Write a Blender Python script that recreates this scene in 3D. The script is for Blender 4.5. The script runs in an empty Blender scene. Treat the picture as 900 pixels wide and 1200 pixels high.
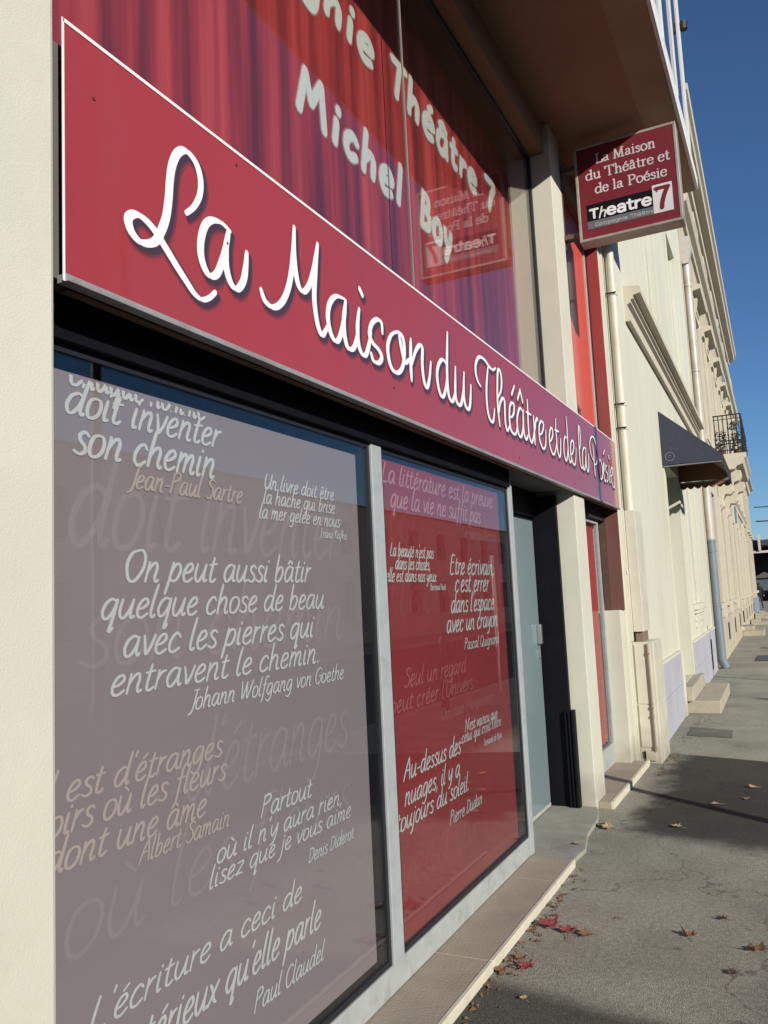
import bpy, bmesh, math, random
from mathutils import Vector, Matrix
random.seed(7)
SC = bpy.context.scene
R = math.radians

# ---------------------------------------------------------------- camera
cam = bpy.data.cameras.new('Camera')
cam.sensor_fit = 'VERTICAL'; cam.sensor_height = 36.0
cam.lens = 971.474 / 1200 * 36
cam.clip_start = 0.05; cam.clip_end = 2000
camo = bpy.data.objects.new('Camera', cam); SC.collection.objects.link(camo)
CAMR = [[0.8939663, 0.0903251, 0.4389369], [0.4456744, -0.0767128, -0.8919022], [-0.0468891, 0.9929534, -0.1088343]]
m = Matrix(CAMR).to_4x4(); m.translation = (0, 0, 1.6)
camo.matrix_world = m
SC.camera = camo

# ---------------------------------------------------------------- daylight
SUN_EL, SUN_AZ = 21.0, 125.5          # azimuth clockwise from +Y
w = bpy.data.worlds.new('World'); SC.world = w; w.use_nodes = True
nt = w.node_tree
sky = nt.nodes.new('ShaderNodeTexSky'); sky.sky_type = 'NISHITA'; sky.sun_disc = False
sky.sun_elevation = R(SUN_EL); sky.sun_rotation = R(SUN_AZ)
sky.altitude = 300; sky.air_density = 1.0; sky.dust_density = 0.1; sky.ozone_density = 7.0
nt.links.new(sky.outputs[0], nt.nodes['Background'].inputs[0])
nt.nodes['Background'].inputs[1].default_value = 0.088
sl = bpy.data.lights.new('Sun', 'SUN'); sl.energy = 4.7; sl.angle = R(0.53); sl.color = (1.0, 0.95, 0.865)
so = bpy.data.objects.new('Sun', sl); SC.collection.objects.link(so)
d = Vector((math.sin(R(SUN_AZ))*math.cos(R(SUN_EL)), math.cos(R(SUN_AZ))*math.cos(R(SUN_EL)), math.sin(R(SUN_EL))))
so.rotation_euler = d.to_track_quat('Z', 'Y').to_euler()
so.location = (10, -10, 12)
SC.view_settings.view_transform = 'Standard'; SC.view_settings.look = 'None'
SC.view_settings.exposure = 0.17; SC.view_settings.gamma = 1.0
try:
    SC.cycles.max_bounces = 8; SC.cycles.transparent_max_bounces = 24; SC.cycles.use_denoising = True
    SC.cycles.caustics_reflective = False; SC.cycles.caustics_refractive = False
except Exception: pass

# ---------------------------------------------------------------- materials
MATS = {}
def nodes_of(name):
    mt = bpy.data.materials.new(name); mt.use_nodes = True
    return mt, mt.node_tree, mt.node_tree.nodes['Principled BSDF']
def rgb(c): return (c[0], c[1], c[2], 1)
def mat(name, col, rough=.8, metal=0, var=.12, scale=3.0, bump=0.0, bscale=60., spec=.5, coat=0, stretch=(1,1,1), dirt=None, dscale=1.3, dlo=.5, dhi=.75, grime=None):
    if name in MATS: return MATS[name]
    mt, t, p = nodes_of(name); L = t.links
    tc = t.nodes.new('ShaderNodeTexCoord'); mp = t.nodes.new('ShaderNodeMapping'); mp.inputs['Scale'].default_value = stretch
    L.new(tc.outputs['Object'], mp.inputs[0])
    n = t.nodes.new('ShaderNodeTexNoise'); n.inputs['Scale'].default_value = scale; n.inputs['Detail'].default_value = 8; n.inputs['Roughness'].default_value = .62
    L.new(mp.outputs[0], n.inputs[0])
    cr = t.nodes.new('ShaderNodeValToRGB'); e = cr.color_ramp.elements
    e[0].position = .3; e[1].position = .7
    e[0].color = rgb([max(0, x*(1-var)) for x in col]); e[1].color = rgb([min(1, x*(1+var)) for x in col])
    L.new(n.outputs[0], cr.inputs[0]); out = cr.outputs[0]
    if dirt:
        n2 = t.nodes.new('ShaderNodeTexNoise'); n2.inputs['Scale'].default_value = dscale; n2.inputs['Detail'].default_value = 9; n2.inputs['Roughness'].default_value = .7
        L.new(mp.outputs[0], n2.inputs[0])
        r2 = t.nodes.new('ShaderNodeMapRange'); r2.inputs[1].default_value = dlo; r2.inputs[2].default_value = dhi
        L.new(n2.outputs[0], r2.inputs[0])
        mx = t.nodes.new('ShaderNodeMix'); mx.data_type = 'RGBA'
        L.new(r2.outputs[0], mx.inputs[0]); L.new(out, mx.inputs[6]); mx.inputs[7].default_value = rgb(dirt); out = mx.outputs[2]
    if grime:
        sx = t.nodes.new('ShaderNodeSeparateXYZ'); L.new(tc.outputs['Object'], sx.inputs[0])
        n3 = t.nodes.new('ShaderNodeTexNoise'); n3.inputs['Scale'].default_value = 5; n3.inputs['Detail'].default_value = 8; L.new(tc.outputs['Object'], n3.inputs[0])
        a3 = t.nodes.new('ShaderNodeMath'); a3.operation = 'MULTIPLY_ADD'; L.new(n3.outputs[0], a3.inputs[0]); a3.inputs[1].default_value = -.55; L.new(sx.outputs[2], a3.inputs[2])
        r3 = t.nodes.new('ShaderNodeMapRange'); r3.inputs[1].default_value = .05; r3.inputs[2].default_value = -.28; r3.inputs[3].default_value = 0; r3.inputs[4].default_value = .75; L.new(a3.outputs[0], r3.inputs[0])
        m3 = t.nodes.new('ShaderNodeMix'); m3.data_type = 'RGBA'; L.new(r3.outputs[0], m3.inputs[0]); L.new(out, m3.inputs[6]); m3.inputs[7].default_value = rgb(grime); out = m3.outputs[2]
    L.new(out, p.inputs['Base Color'])
    p.inputs['Roughness'].default_value = rough; p.inputs['Metallic'].default_value = metal
    p.inputs['Specular IOR Level'].default_value = spec
    if coat: p.inputs['Coat Weight'].default_value = coat; p.inputs['Coat Roughness'].default_value = .04
    if bump:
        b = t.nodes.new('ShaderNodeTexNoise'); b.inputs['Scale'].default_value = bscale; b.inputs['Detail'].default_value = 5
        L.new(tc.outputs['Object'], b.inputs[0])
        bb = t.nodes.new('ShaderNodeBump'); bb.inputs['Strength'].default_value = bump; bb.inputs['Distance'].default_value = .01
        L.new(b.outputs[0], bb.inputs['Height']); L.new(bb.outputs[0], p.inputs['Normal'])
    MATS[name] = mt
    return mt
def glass_mat(name, tint=(1,1,1), refl=1.6, wob=0.0):
    mt = bpy.data.materials.new(name); mt.use_nodes = True; t = mt.node_tree; L = t.links
    for n in list(t.nodes): t.nodes.remove(n)
    o = t.nodes.new('ShaderNodeOutputMaterial'); mx = t.nodes.new('ShaderNodeMixShader')
    tr = t.nodes.new('ShaderNodeBsdfTransparent'); tr.inputs[0].default_value = rgb(tint)
    gl = t.nodes.new('ShaderNodeBsdfGlossy'); gl.inputs['Roughness'].default_value = .0
    g = t.nodes.new('ShaderNodeNewGeometry'); dp = t.nodes.new('ShaderNodeVectorMath'); dp.operation = 'DOT_PRODUCT'
    L.new(g.outputs['Normal'], dp.inputs[0]); L.new(g.outputs['Incoming'], dp.inputs[1])
    ab = t.nodes.new('ShaderNodeMath'); ab.operation = 'ABSOLUTE'; L.new(dp.outputs['Value'], ab.inputs[0])
    s = t.nodes.new('ShaderNodeMath'); s.operation = 'SUBTRACT'; s.inputs[0].default_value = 1; L.new(ab.outputs[0], s.inputs[1])
    pw = t.nodes.new('ShaderNodeMath'); pw.operation = 'POWER'; L.new(s.outputs[0], pw.inputs[0]); pw.inputs[1].default_value = 5
    ma = t.nodes.new('ShaderNodeMath'); ma.operation = 'MULTIPLY_ADD'; L.new(pw.outputs[0], ma.inputs[0]); ma.inputs[1].default_value = .96*refl*.6; ma.inputs[2].default_value = .04*refl
    ma.use_clamp = True
    if wob:
        tc = t.nodes.new('ShaderNodeTexCoord'); n = t.nodes.new('ShaderNodeTexNoise'); n.inputs['Scale'].default_value = .9; n.inputs['Detail'].default_value = 1
        L.new(tc.outputs['Object'], n.inputs[0]); b = t.nodes.new('ShaderNodeBump'); b.inputs['Strength'].default_value = wob; b.inputs['Distance'].default_value = .05
        L.new(n.outputs[0], b.inputs['Height']); L.new(b.outputs[0], gl.inputs['Normal'])
    L.new(ma.outputs[0], mx.inputs[0]); L.new(tr.outputs[0], mx.inputs[1]); L.new(gl.outputs[0], mx.inputs[2]); L.new(mx.outputs[0], o.inputs[0])
    MATS[name] = mt; return mt

STUCCO = mat('cream_stucco', (.575,.56,.455), .9, var=.06, scale=1.3, bump=.16, bscale=230, dirt=(.50,.48,.385), dscale=1.1, dlo=.5, dhi=.85, grime=(.30,.27,.21))
WALLB = mat('pale_cream_paint', (.60,.59,.475), .85, var=.04, scale=1.1, bump=.15, bscale=40, stretch=(1,1,.35), dirt=(.48,.455,.36), dscale=.8, dlo=.45, dhi=.85, grime=(.33,.30,.24))
STONE = mat('weathered_stone', (.47,.42,.31), .9, var=.16, scale=1.6, bump=.6, bscale=18, stretch=(1,1,.35), dirt=(.30,.25,.20), dscale=1.2, dlo=.46, dhi=.8)
STONE2 = mat('pale_stone_trim', (.53,.485,.38), .85, var=.08, scale=3, bump=.2, bscale=30, dirt=(.42,.38,.3), dscale=3, dlo=.55, dhi=.85)
SOFFIT = mat('canopy_underside', (.29,.18,.115), .85, var=.06, scale=1.2, bump=.1)
LILAC = mat('lilac_grey_plinth', (.40,.40,.44), .85, var=.07, scale=4, bump=.25, bscale=50, dirt=(.33,.33,.36), dscale=2)
ALU = mat('silver_grey_frame', (.40,.43,.43), .55, .15, var=.06, scale=9, bump=.05, dirt=(.28,.30,.31), dscale=7, dlo=.5, dhi=.8)
ALUB = mat('weathered_base_frame', (.36,.38,.36), .7, 0, var=.09, scale=14, bump=.1, dirt=(.20,.20,.19), dscale=9, dlo=.5, dhi=.8)
RAIL = mat('bottom_rail', (.30,.30,.30), .5, .2, var=.1, scale=8, dirt=(.18,.17,.16), dscale=6)
BLACK = mat('black_paint', (.006,.006,.009), .6, var=.2, scale=6, spec=.12)
GASKET = mat('black_gasket', (.015,.016,.02), .45)
DARKIN = mat('dark_interior', (.01,.01,.012), .9)
BROWN = mat('brown_wood_strip', (.10,.05,.03), .8, var=.3, scale=20, stretch=(1,.1,1))
BANNER = mat('red_laminate', (.345,.038,.040), .3, var=.07, scale=1.2, coat=.6, stretch=(1,1,.3), dirt=(.30,.052,.055), dscale=.9)
SIGNRED = mat('sign_red', (.155,.012,.02), .5, var=.03)
WHITE = mat('white_print', (.80,.80,.80), .45, var=.01, spec=.3)
WHITEL = mat('white_edge', (.75,.74,.72), .5, var=.03)
INK = mat('dark_print', (.045,.028,.045), .5, spec=.3)
FILM1 = mat('mauve_film', (.285,.238,.245), .6, var=.03, scale=.8, spec=.1, dirt=(.265,.240,.240), dscale=.5)
FILM2 = mat('red_film', (.30,.042,.046), .6, var=.06, scale=1.5, spec=.1, dirt=(.23,.035,.04), dscale=.9)
QW = mat('quote_white', (.62,.62,.60), .6, spec=.1, var=.02)
QP = mat('quote_pink', (.50,.41,.38), .6, spec=.1, var=.02)
QF = mat('quote_faint', (.46,.13,.14), .6, spec=.1, var=.02)
QP2 = mat('quote_pink_on_red', (.55,.24,.24), .6, spec=.1, var=.02)
GH1 = mat('ghost_on_mauve', (.328,.278,.278), .6, spec=.1, var=.01)
GH2 = mat('ghost_on_red', (.335,.058,.062), .6, spec=.1, var=.01)
TEAL = mat('frosted_door', (.19,.25,.265), .35, var=.05, scale=2, spec=.6, coat=.6)
STEEL = mat('brushed_steel', (.6,.6,.6), .3, .9, var=.05)
REDPANEL = mat('orange_red_panel', (.62,.085,.05), .4, var=.05, scale=6, stretch=(1,1,.1), coat=.3)
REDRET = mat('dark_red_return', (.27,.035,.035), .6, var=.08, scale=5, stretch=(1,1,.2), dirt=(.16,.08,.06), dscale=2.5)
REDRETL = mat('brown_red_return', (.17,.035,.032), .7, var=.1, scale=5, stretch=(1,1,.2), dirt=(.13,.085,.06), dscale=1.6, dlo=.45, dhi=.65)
PIPEW = mat('cream_pipe_paint', (.59,.56,.455), .5, var=.06, scale=4, coat=.1, dirt=(.47,.43,.33), dscale=3, dlo=.5, dhi=.8, grime=(.30,.26,.2))
PIPEB = mat('blue_grey_pipe', (.15,.185,.22), .5, var=.06, scale=4)
PIPEA = mat('zinc_pipe', (.46,.43,.36), .5, .1, var=.2, scale=2, dirt=(.45,.43,.48), dscale=2)
NAVY = mat('navy_canvas', (.028,.034,.055), .8, var=.12, scale=8, bump=.2, bscale=90)
TAN = mat('sun_through_canvas', (.21,.12,.07), .9, var=.1, scale=6)  # brown paints sunlight coming through the navy canvas
IRON = mat('wrought_iron', (.02,.02,.022), .5, .4)
ASPH = None
SILL = mat('brown_stone_sill', (.34,.285,.215), .8, var=.12, scale=6, bump=.3, bscale=70, dirt=(.22,.19,.16), dscale=3.0, dlo=.5, dhi=.75)
SILLE = mat('pale_sill_edge', (.58,.54,.42), .8, var=.1, scale=12, bump=.2)
CONC = mat('grey_concrete', (.31,.295,.24), .9, var=.12, scale=9, bump=.4, bscale=80, dirt=(.18,.18,.17), dscale=2.5)
STEPM = mat('step_stone', (.40,.36,.27), .85, var=.1, scale=7, bump=.3, bscale=60, dirt=(.27,.24,.19), dscale=3)
LOUVRE = mat('shutter_paint', (.50,.50,.46), .6, var=.04)
SHUT = mat('weathered_shutter', (.45,.42,.38), .7, var=.12, scale=4, stretch=(1,1,.2))
PANE = mat('dark_window_pane', (.03,.035,.045), .08, spec=.8)
ROOFT = mat('clay_tiles', (.36,.18,.11), .9, var=.25, scale=5, bump=.5, bscale=12)
OPP = mat('opposite_facade', (.42,.37,.31), .9, var=.15, scale=.6, bump=.3)
LEAFR = mat('red_dry_leaf', (.27,.055,.055), .6, var=.3, scale=30, bump=.4)
LEAFB = mat('brown_dry_leaf', (.20,.11,.055), .7, var=.3, scale=30, bump=.4)
LEAFT = mat('tan_dry_leaf', (.42,.31,.18), .7, var=.2, scale=30, bump=.4)
GLASS = glass_mat('shop_glass', (.96,.97,.97), 2.1, .02)
GLASSB = glass_mat('bay_glass', (.9,.92,.92), .7, .01)
GLASSU = glass_mat('upper_glass', (.93,.94,.93), 1.9, .008)

def asphalt(name, base, bumps, zones=False):
    mt, t, p = nodes_of(name); L = t.links
    tc = t.nodes.new('ShaderNodeTexCoord'); src = tc.outputs['Object']
    def noise(s, dt=6, ro=.6):
        n = t.nodes.new('ShaderNodeTexNoise'); n.inputs['Scale'].default_value = s; n.inputs['Detail'].default_value = dt; n.inputs['Roughness'].default_value = ro
        L.new(src, n.inputs[0]); return n.outputs[0]
    def mth(op, *v):
        m_ = t.nodes.new('ShaderNodeMath'); m_.operation = op
        for i, q in enumerate(v):
            if isinstance(q, (int, float)): m_.inputs[i].default_value = q
            else: L.new(q, m_.inputs[i])
        return m_.outputs[0]
    def ramp(x, lo, hi, a=0.0, b=1.0):
        q = t.nodes.new('ShaderNodeMapRange'); q.interpolation_type = 'SMOOTHSTEP'
        for i, v in zip((1,2,3,4), (lo, hi, a, b)): q.inputs[i].default_value = v
        L.new(x, q.inputs[0]); return q.outputs[0]
    grain = noise(210, 2, .5); clump = noise(38, 5, .65); big = noise(1.0, 9, .68); stain = noise(3.3, 7, .6)
    k = ramp(grain, .32, .68, .42, 1.58)
    k = mth('MULTIPLY', k, ramp(clump, .3, .7, .82, 1.18)); k = mth('MULTIPLY', k, ramp(big, .35, .7, 1.12, .80)); k = mth('MULTIPLY', k, ramp(stain, .55, .75, 1.0, .84))
    vo = t.nodes.new('ShaderNodeTexVoronoi'); vo.inputs['Scale'].default_value = 95; L.new(src, vo.inputs[0])
    k = mth('MULTIPLY', k, ramp(vo.outputs['Distance'], .12, .22, 1.55, 1.0))
    v2 = t.nodes.new('ShaderNodeTexVoronoi'); v2.inputs['Scale'].default_value = 3.1; L.new(src, v2.inputs[0])
    k = mth('MULTIPLY', k, ramp(v2.outputs['Distance'], .045, .075, .62, 1.0))
    v3 = t.nodes.new('ShaderNodeTexVoronoi'); v3.feature = 'DISTANCE_TO_EDGE'; v3.inputs['Scale'].default_value = .55
    wv = t.nodes.new('ShaderNodeVectorMath'); wv.operation = 'ADD'; nz = t.nodes.new('ShaderNodeTexNoise'); nz.inputs['Scale'].default_value = 2.5; nz.inputs['Detail'].default_value = 6; L.new(src, nz.inputs[0])
    L.new(src, wv.inputs[0]); L.new(nz.outputs['Color'], wv.inputs[1]); L.new(wv.outputs[0], v3.inputs[0])
    k = mth('MULTIPLY', k, ramp(v3.outputs['Distance'], .0015, .006, .6, 1.0))
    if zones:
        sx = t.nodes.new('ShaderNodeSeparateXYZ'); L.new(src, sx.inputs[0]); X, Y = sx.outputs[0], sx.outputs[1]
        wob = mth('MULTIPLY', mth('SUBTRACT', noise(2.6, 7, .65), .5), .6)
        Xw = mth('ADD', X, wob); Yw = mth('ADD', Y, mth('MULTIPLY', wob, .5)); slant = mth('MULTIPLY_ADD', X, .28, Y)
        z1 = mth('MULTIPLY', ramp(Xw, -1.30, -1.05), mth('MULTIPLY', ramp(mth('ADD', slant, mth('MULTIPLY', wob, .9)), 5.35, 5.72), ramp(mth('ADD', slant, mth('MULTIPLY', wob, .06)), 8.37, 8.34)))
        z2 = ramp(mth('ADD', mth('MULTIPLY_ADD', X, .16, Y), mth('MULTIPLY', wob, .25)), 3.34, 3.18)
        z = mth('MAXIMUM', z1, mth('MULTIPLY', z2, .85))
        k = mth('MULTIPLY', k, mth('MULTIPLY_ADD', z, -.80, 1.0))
    cb = t.nodes.new('ShaderNodeCombineXYZ')
    for i in range(3): L.new(mth('MULTIPLY', k, base[i]), cb.inputs[i])
    L.new(cb.outputs[0], p.inputs['Base Color']); p.inputs['Roughness'].default_value = .92; p.inputs['Specular IOR Level'].default_value = .2
    b = t.nodes.new('ShaderNodeBump'); b.inputs['Strength'].default_value = bumps; b.inputs['Distance'].default_value = .008
    L.new(mth('ADD', grain, mth('MULTIPLY', clump, .8)), b.inputs['Height']); L.new(b.outputs[0], p.inputs['Normal'])
    MATS[name] = mt; return mt
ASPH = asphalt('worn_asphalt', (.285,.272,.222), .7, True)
ASPHD = asphalt('dark_asphalt', (.16,.15,.125), .6)
ROADM = asphalt('road_asphalt', (.06,.06,.06), .4)

def curtain_mat():
    mt, t, p = nodes_of('printed_red_curtain'); L = t.links
    tc = t.nodes.new('ShaderNodeTexCoord'); mp = t.nodes.new('ShaderNodeMapping'); mp.inputs['Scale'].default_value = (1, 1, .035)
    L.new(tc.outputs['Object'], mp.inputs[0])
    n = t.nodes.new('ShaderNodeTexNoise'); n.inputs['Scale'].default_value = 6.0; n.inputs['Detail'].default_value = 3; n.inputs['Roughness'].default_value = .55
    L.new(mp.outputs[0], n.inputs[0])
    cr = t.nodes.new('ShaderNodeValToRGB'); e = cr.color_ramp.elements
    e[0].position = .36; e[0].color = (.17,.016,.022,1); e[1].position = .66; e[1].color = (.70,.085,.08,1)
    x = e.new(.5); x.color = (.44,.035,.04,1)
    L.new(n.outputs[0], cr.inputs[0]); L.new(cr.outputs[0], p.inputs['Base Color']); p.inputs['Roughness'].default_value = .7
    MATS['printed_red_curtain'] = mt; return mt
CURTAIN = curtain_mat()
def alpha_mat(name, col, a):
    mt, t, p = nodes_of(name); p.inputs['Base Color'].default_value = rgb(col); p.inputs['Alpha'].default_value = a; p.inputs['Roughness'].default_value = .6
    n = t.nodes.new('ShaderNodeTexNoise'); n.inputs['Scale'].default_value = 20
    r = t.nodes.new('ShaderNodeMapRange'); r.inputs[3].default_value = a*.85; r.inputs[4].default_value = min(1, a*1.15); t.links.new(n.outputs[0], r.inputs[0]); t.links.new(r.outputs[0], p.inputs['Alpha'])
    MATS[name] = mt; return mt
INKSOFT = alpha_mat('soft_dark_print', (.03,.02,.035), .38)
RING1 = mat('print_ring_red', (.50,.075,.075), .6, spec=.1, var=.03); RING2 = mat('print_ring_rose', (.56,.19,.18), .6, spec=.1, var=.02); RING3 = mat('print_ring_pink', (.62,.36,.34), .6, spec=.1, var=.02); RING4 = mat('print_ring_pale', (.70,.58,.54), .6, spec=.1, var=.02)
SH1 = mat('shade_print_outer', (.25,.038,.045), .3, coat=.5, var=.02); SH2 = mat('shade_print_mid', (.14,.035,.045), .35, coat=.4, var=.02); SH3 = mat('shade_print_core', (.06,.03,.045), .4, coat=.3, var=.02)
INKMID = alpha_mat('mid_dark_print', (.03,.02,.035), .72)
GLOW = alpha_mat('soft_white_print', (.64,.55,.52), .22)
LETW = mat('poster_white', (.82,.84,.79), .6, spec=.1, var=.02)

# ---------------------------------------------------------------- mesh helpers
def link(o, parent=None, label=None, cat=None, group=None, kind=None):
    SC.collection.objects.link(o)
    if parent is not None: o.parent = parent
    if label: o['label'] = label
    if cat: o['category'] = cat
    if group: o['group'] = group
    if kind: o['kind'] = kind
    return o
def thing(name, label, cat, loc=(0,0,0), rz=0, group=None):
    o = bpy.data.objects.new(name, None); o.location = loc; o.rotation_euler = (0,0,rz); o.empty_display_size = .2
    return link(o, None, label, cat, group)
class MB:
    def __init__(s): s.v = []; s.f = []
    def add(s, vs, fs):
        k = len(s.v); s.v += [tuple(v) for v in vs]; s.f += [tuple(i+k for i in f) for f in fs]; return s
    def box(s, x0, x1, y0, y1, z0, z1):
        if x0 > x1: x0, x1 = x1, x0
        if y0 > y1: y0, y1 = y1, y0
        if z0 > z1: z0, z1 = z1, z0
        return s.add([(x0,y0,z0),(x1,y0,z0),(x1,y1,z0),(x0,y1,z0),(x0,y0,z1),(x1,y0,z1),(x1,y1,z1),(x0,y1,z1)],
                     [(0,3,2,1),(4,5,6,7),(0,1,5,4),(1,2,6,5),(2,3,7,6),(3,0,4,7)])
    def prism_y(s, prof, y0, y1):      # prof: (x,z) outline extruded along y
        n = len(prof); vs = [(x,y0,z) for x,z in prof] + [(x,y1,z) for x,z in prof]
        return s.add(vs, [tuple(range(n))[::-1], tuple(range(n,2*n))] + [(i,(i+1)%n,(i+1)%n+n,i+n) for i in range(n)])
    def prism_z(s, prof, z0, z1):      # prof: (x,y)
        n = len(prof); vs = [(x,y,z0) for x,y in prof] + [(x,y,z1) for x,y in prof]
        return s.add(vs, [tuple(range(n))[::-1], tuple(range(n,2*n))] + [(i,(i+1)%n,(i+1)%n+n,i+n) for i in range(n)])
    def tube(s, pts, r, n=12, caps=True):
        pts = [Vector(p) for p in pts]; rs = r if isinstance(r, (list, tuple)) else [r]*len(pts)
        vs = []
        for i, p in enumerate(pts):
            a = pts[max(0,i-1)]; b = pts[min(len(pts)-1,i+1)]; t = (b-a).normalized()
            up = Vector((0,0,1)) if abs(t.z) < .9 else Vector((0,1,0))
            u = t.cross(up).normalized(); w_ = t.cross(u)
            for k in range(n):
                an = 2*math.pi*k/n; vs.append(p + (u*math.cos(an)+w_*math.sin(an))*rs[i])
        fs = []
        for i in range(len(pts)-1):
            for k in range(n):
                fs.append((i*n+k, i*n+(k+1)%n, (i+1)*n+(k+1)%n, (i+1)*n+k))
        if caps: fs += [tuple(range(n))[::-1], tuple(range((len(pts)-1)*n, len(pts)*n))]
        return s.add(vs, fs)
    def quad(s, *p): return s.add(p, [tuple(range(len(p)))])
    def build(s, name, mt, parent=None, bev=0, smooth=False, **kw):
        me = bpy.data.meshes.new(name); me.from_pydata(s.v, [], s.f)
        b = bmesh.new(); b.from_mesh(me)
        bmesh.ops.recalc_face_normals(b, faces=b.faces) if kw.pop('recalc', True) else None
        b.to_mesh(me); b.free()
        me.materials.append(mt)
        if smooth:
            for p in me.polygons: p.use_smooth = True
        o = bpy.data.objects.new(name, me)
        link(o, parent, **kw)
        if bev:
            md = o.modifiers.new('bevel', 'BEVEL'); md.width = bev; md.segments = 2; md.limit_method = 'ANGLE'; md.angle_limit = R(40)
        if smooth:
            md = o.modifiers.new('edges', 'EDGE_SPLIT'); md.split_angle = R(45)
        return o
def box(name, mt, parent, x0, x1, y0, y1, z0, z1, bev=.004, **kw):
    return MB().box(x0,x1,y0,y1,z0,z1).build(name, mt, parent, bev=bev, **kw)

# ---------------------------------------------------------------- lettering from pen strokes
def crom(pts, k=6):
    if len(pts) < 3: return [tuple(p) for p in pts]
    P = [pts[0]] + list(pts) + [pts[-1]]; out = []
    for i in range(1, len(P)-2):
        a, b, c, d_ = P[i-1], P[i], P[i+1], P[i+2]
        for j in range(k):
            t = j/k; q = []
            for ax in (0,1):
                q.append(.5*((2*b[ax])+(-a[ax]+c[ax])*t+(2*a[ax]-5*b[ax]+4*c[ax]-d_[ax])*t*t+(-a[ax]+3*b[ax]-3*c[ax]+d_[ax])*t**3))
            out.append(tuple(q))
    out.append(tuple(pts[-1])); return out
class Pen:
    """Flat print: strokes become thin ribbons in (u,v), lifted a hair so that crossings never coincide."""
    def __init__(s): s.v = []; s.f = []; s.lift = 0.0
    def stroke(s, pts, wh, wv, taper=.75, k=6, ends=5, clip=None):
        c = crom(pts, k); n = len(c)
        L_, R_ = [], []
        for i, p in enumerate(c):
            a = c[max(0,i-1)]; b = c[min(n-1,i+1)]; dx, dy = b[0]-a[0], b[1]-a[1]; l = math.hypot(dx,dy) or 1e-9; dx/=l; dy/=l
            ww = (wv + (wh-wv)*abs(dy))/2
            e = min(i, n-1-i)/max(1, (n-1)*.18); ww *= taper + (1-taper)*min(1, e)
            L_.append((p[0]-dy*ww, p[1]+dx*ww)); R_.append((p[0]+dy*ww, p[1]-dx*ww))
        def capper(i, j):
            ctr = c[i]; r0 = (L_[i][0]-ctr[0], L_[i][1]-ctr[1]); sgn = -1 if i else 1
            return [(ctr[0]+r0[0]*math.cos(t*math.pi)-sgn*r0[1]*math.sin(t*math.pi), ctr[1]+sgn*r0[0]*math.sin(t*math.pi)+r0[1]*math.cos(t*math.pi)) for t in [q/ends for q in range(1, ends)]]
        base = len(s.v); st = 1.3e-6
        for i in range(n):
            s.v.append((L_[i][0], L_[i][1], s.lift)); s.v.append((R_[i][0], R_[i][1], s.lift)); s.lift += st
        for i in range(n-1):
            if clip is not None and max(L_[i][1], R_[i][1], L_[i+1][1], R_[i+1][1]) > clip: continue
            q = base+2*i; s.f.append((q, q+1, q+3, q+2))
        for i in (0, n-1):
            if clip is not None and c[i][1] > clip-.01: continue
            kk = len(s.v); cp = capper(i, 0)
            for p in cp: s.v.append((p[0], p[1], s.v[base+2*i][2]))
            s.f.append(tuple([base+2*i]+list(range(kk, kk+len(cp)))+[base+2*i+1]))
    def build(s, name, mt, frame, parent, **kw):
        o_, u, v_, n_ = [Vector(q) for q in frame]
        mb = MB(); mb.v = [tuple(o_+u*p[0]+v_*p[1]+n_*p[2]) for p in s.v]; mb.f = s.f
        ob = mb.build(name, mt, parent, recalc=False, **kw)
        me = ob.data; b = bmesh.new(); b.from_mesh(me)
        for f in b.faces:
            f.normal_update()
            if f.normal.dot(n_) < 0: f.normal_flip()
        b.to_mesh(me); b.free(); return ob
H = {}
def G(ch, adv, *st): H[ch] = (adv/100, [[tuple(float(q)/100 for q in p.split(',')) for p in x.split()] for x in st])
BOWL = '42,44 28,50 12,40 5,20 12,3 24,2 38,20 44,46'
G('a',56,BOWL,'44,46 42,18 46,2 54,5'); G('b',50,'12,100 9,50 7,3','7,20 18,42 32,46 41,32 34,10 20,0 7,6')
G('c',45,'39,39 28,49 14,42 5,22 10,4 24,0 41,10'); G('d',57,BOWL,'50,102 46,50 43,14 48,1 55,5')
G('e',46,'7,22 22,25 36,36 30,49 16,44 6,24 10,5 24,0 41,10'); G('f',36,'44,94 33,102 23,88 18,50 12,-10 4,-34','3,47 36,50')
G('g',53,BOWL,'44,46 43,10 36,-22 20,-35 4,-27'); G('h',53,'13,102 9,50 6,1','6,22 18,42 31,48 38,36 36,12 41,0 49,4')
G('i',25,'10,48 7,18 10,1 19,4','14,68 16,72'); G('j',25,'14,48 10,0 2,-28 -12,-36','18,68 20,72'); G('l',25,'16,102 9,50 6,12 12,0 21,5')
G('m',70,'9,49 5,1','6,22 17,42 27,47 31,34 28,2','29,22 41,42 51,47 55,34 52,10 57,0 66,5'); G('n',52,'9,49 5,1','6,22 18,42 31,48 37,36 34,12 39,0 48,4')
G('o',48,'24,48 10,42 4,22 10,3 24,0 37,10 42,28 36,43 24,48'); G('p',49,'11,50 4,0 -2,-37','7,18 17,42 32,47 41,32 34,10 20,1 6,8')
G('q',53,BOWL,'45,48 40,0 35,-38 46,-26'); G('r',35,'9,49 5,1','6,24 17,42 31,47'); G('s',38,'33,42 22,49 10,42 14,30 28,20 32,8 20,0 3,6')
G('t',35,'18,74 12,30 12,5 22,0 33,7','2,47 31,50'); G('u',55,'8,48 5,20 11,3 22,2 36,22 43,47','43,47 39,16 43,1 53,5'); G('v',42,'4,48 13,20 18,1 31,22 39,49')
G('w',62,'4,48 10,16 16,1 28,24 33,46','33,46 35,16 40,1 52,22 59,48'); G('x',44,'5,46 18,30 26,8 38,1','40,47 22,24 3,0'); G('y',50,'7,48 8,18 18,6 32,22 43,48','43,48 38,6 26,-24 8,-34')
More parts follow.
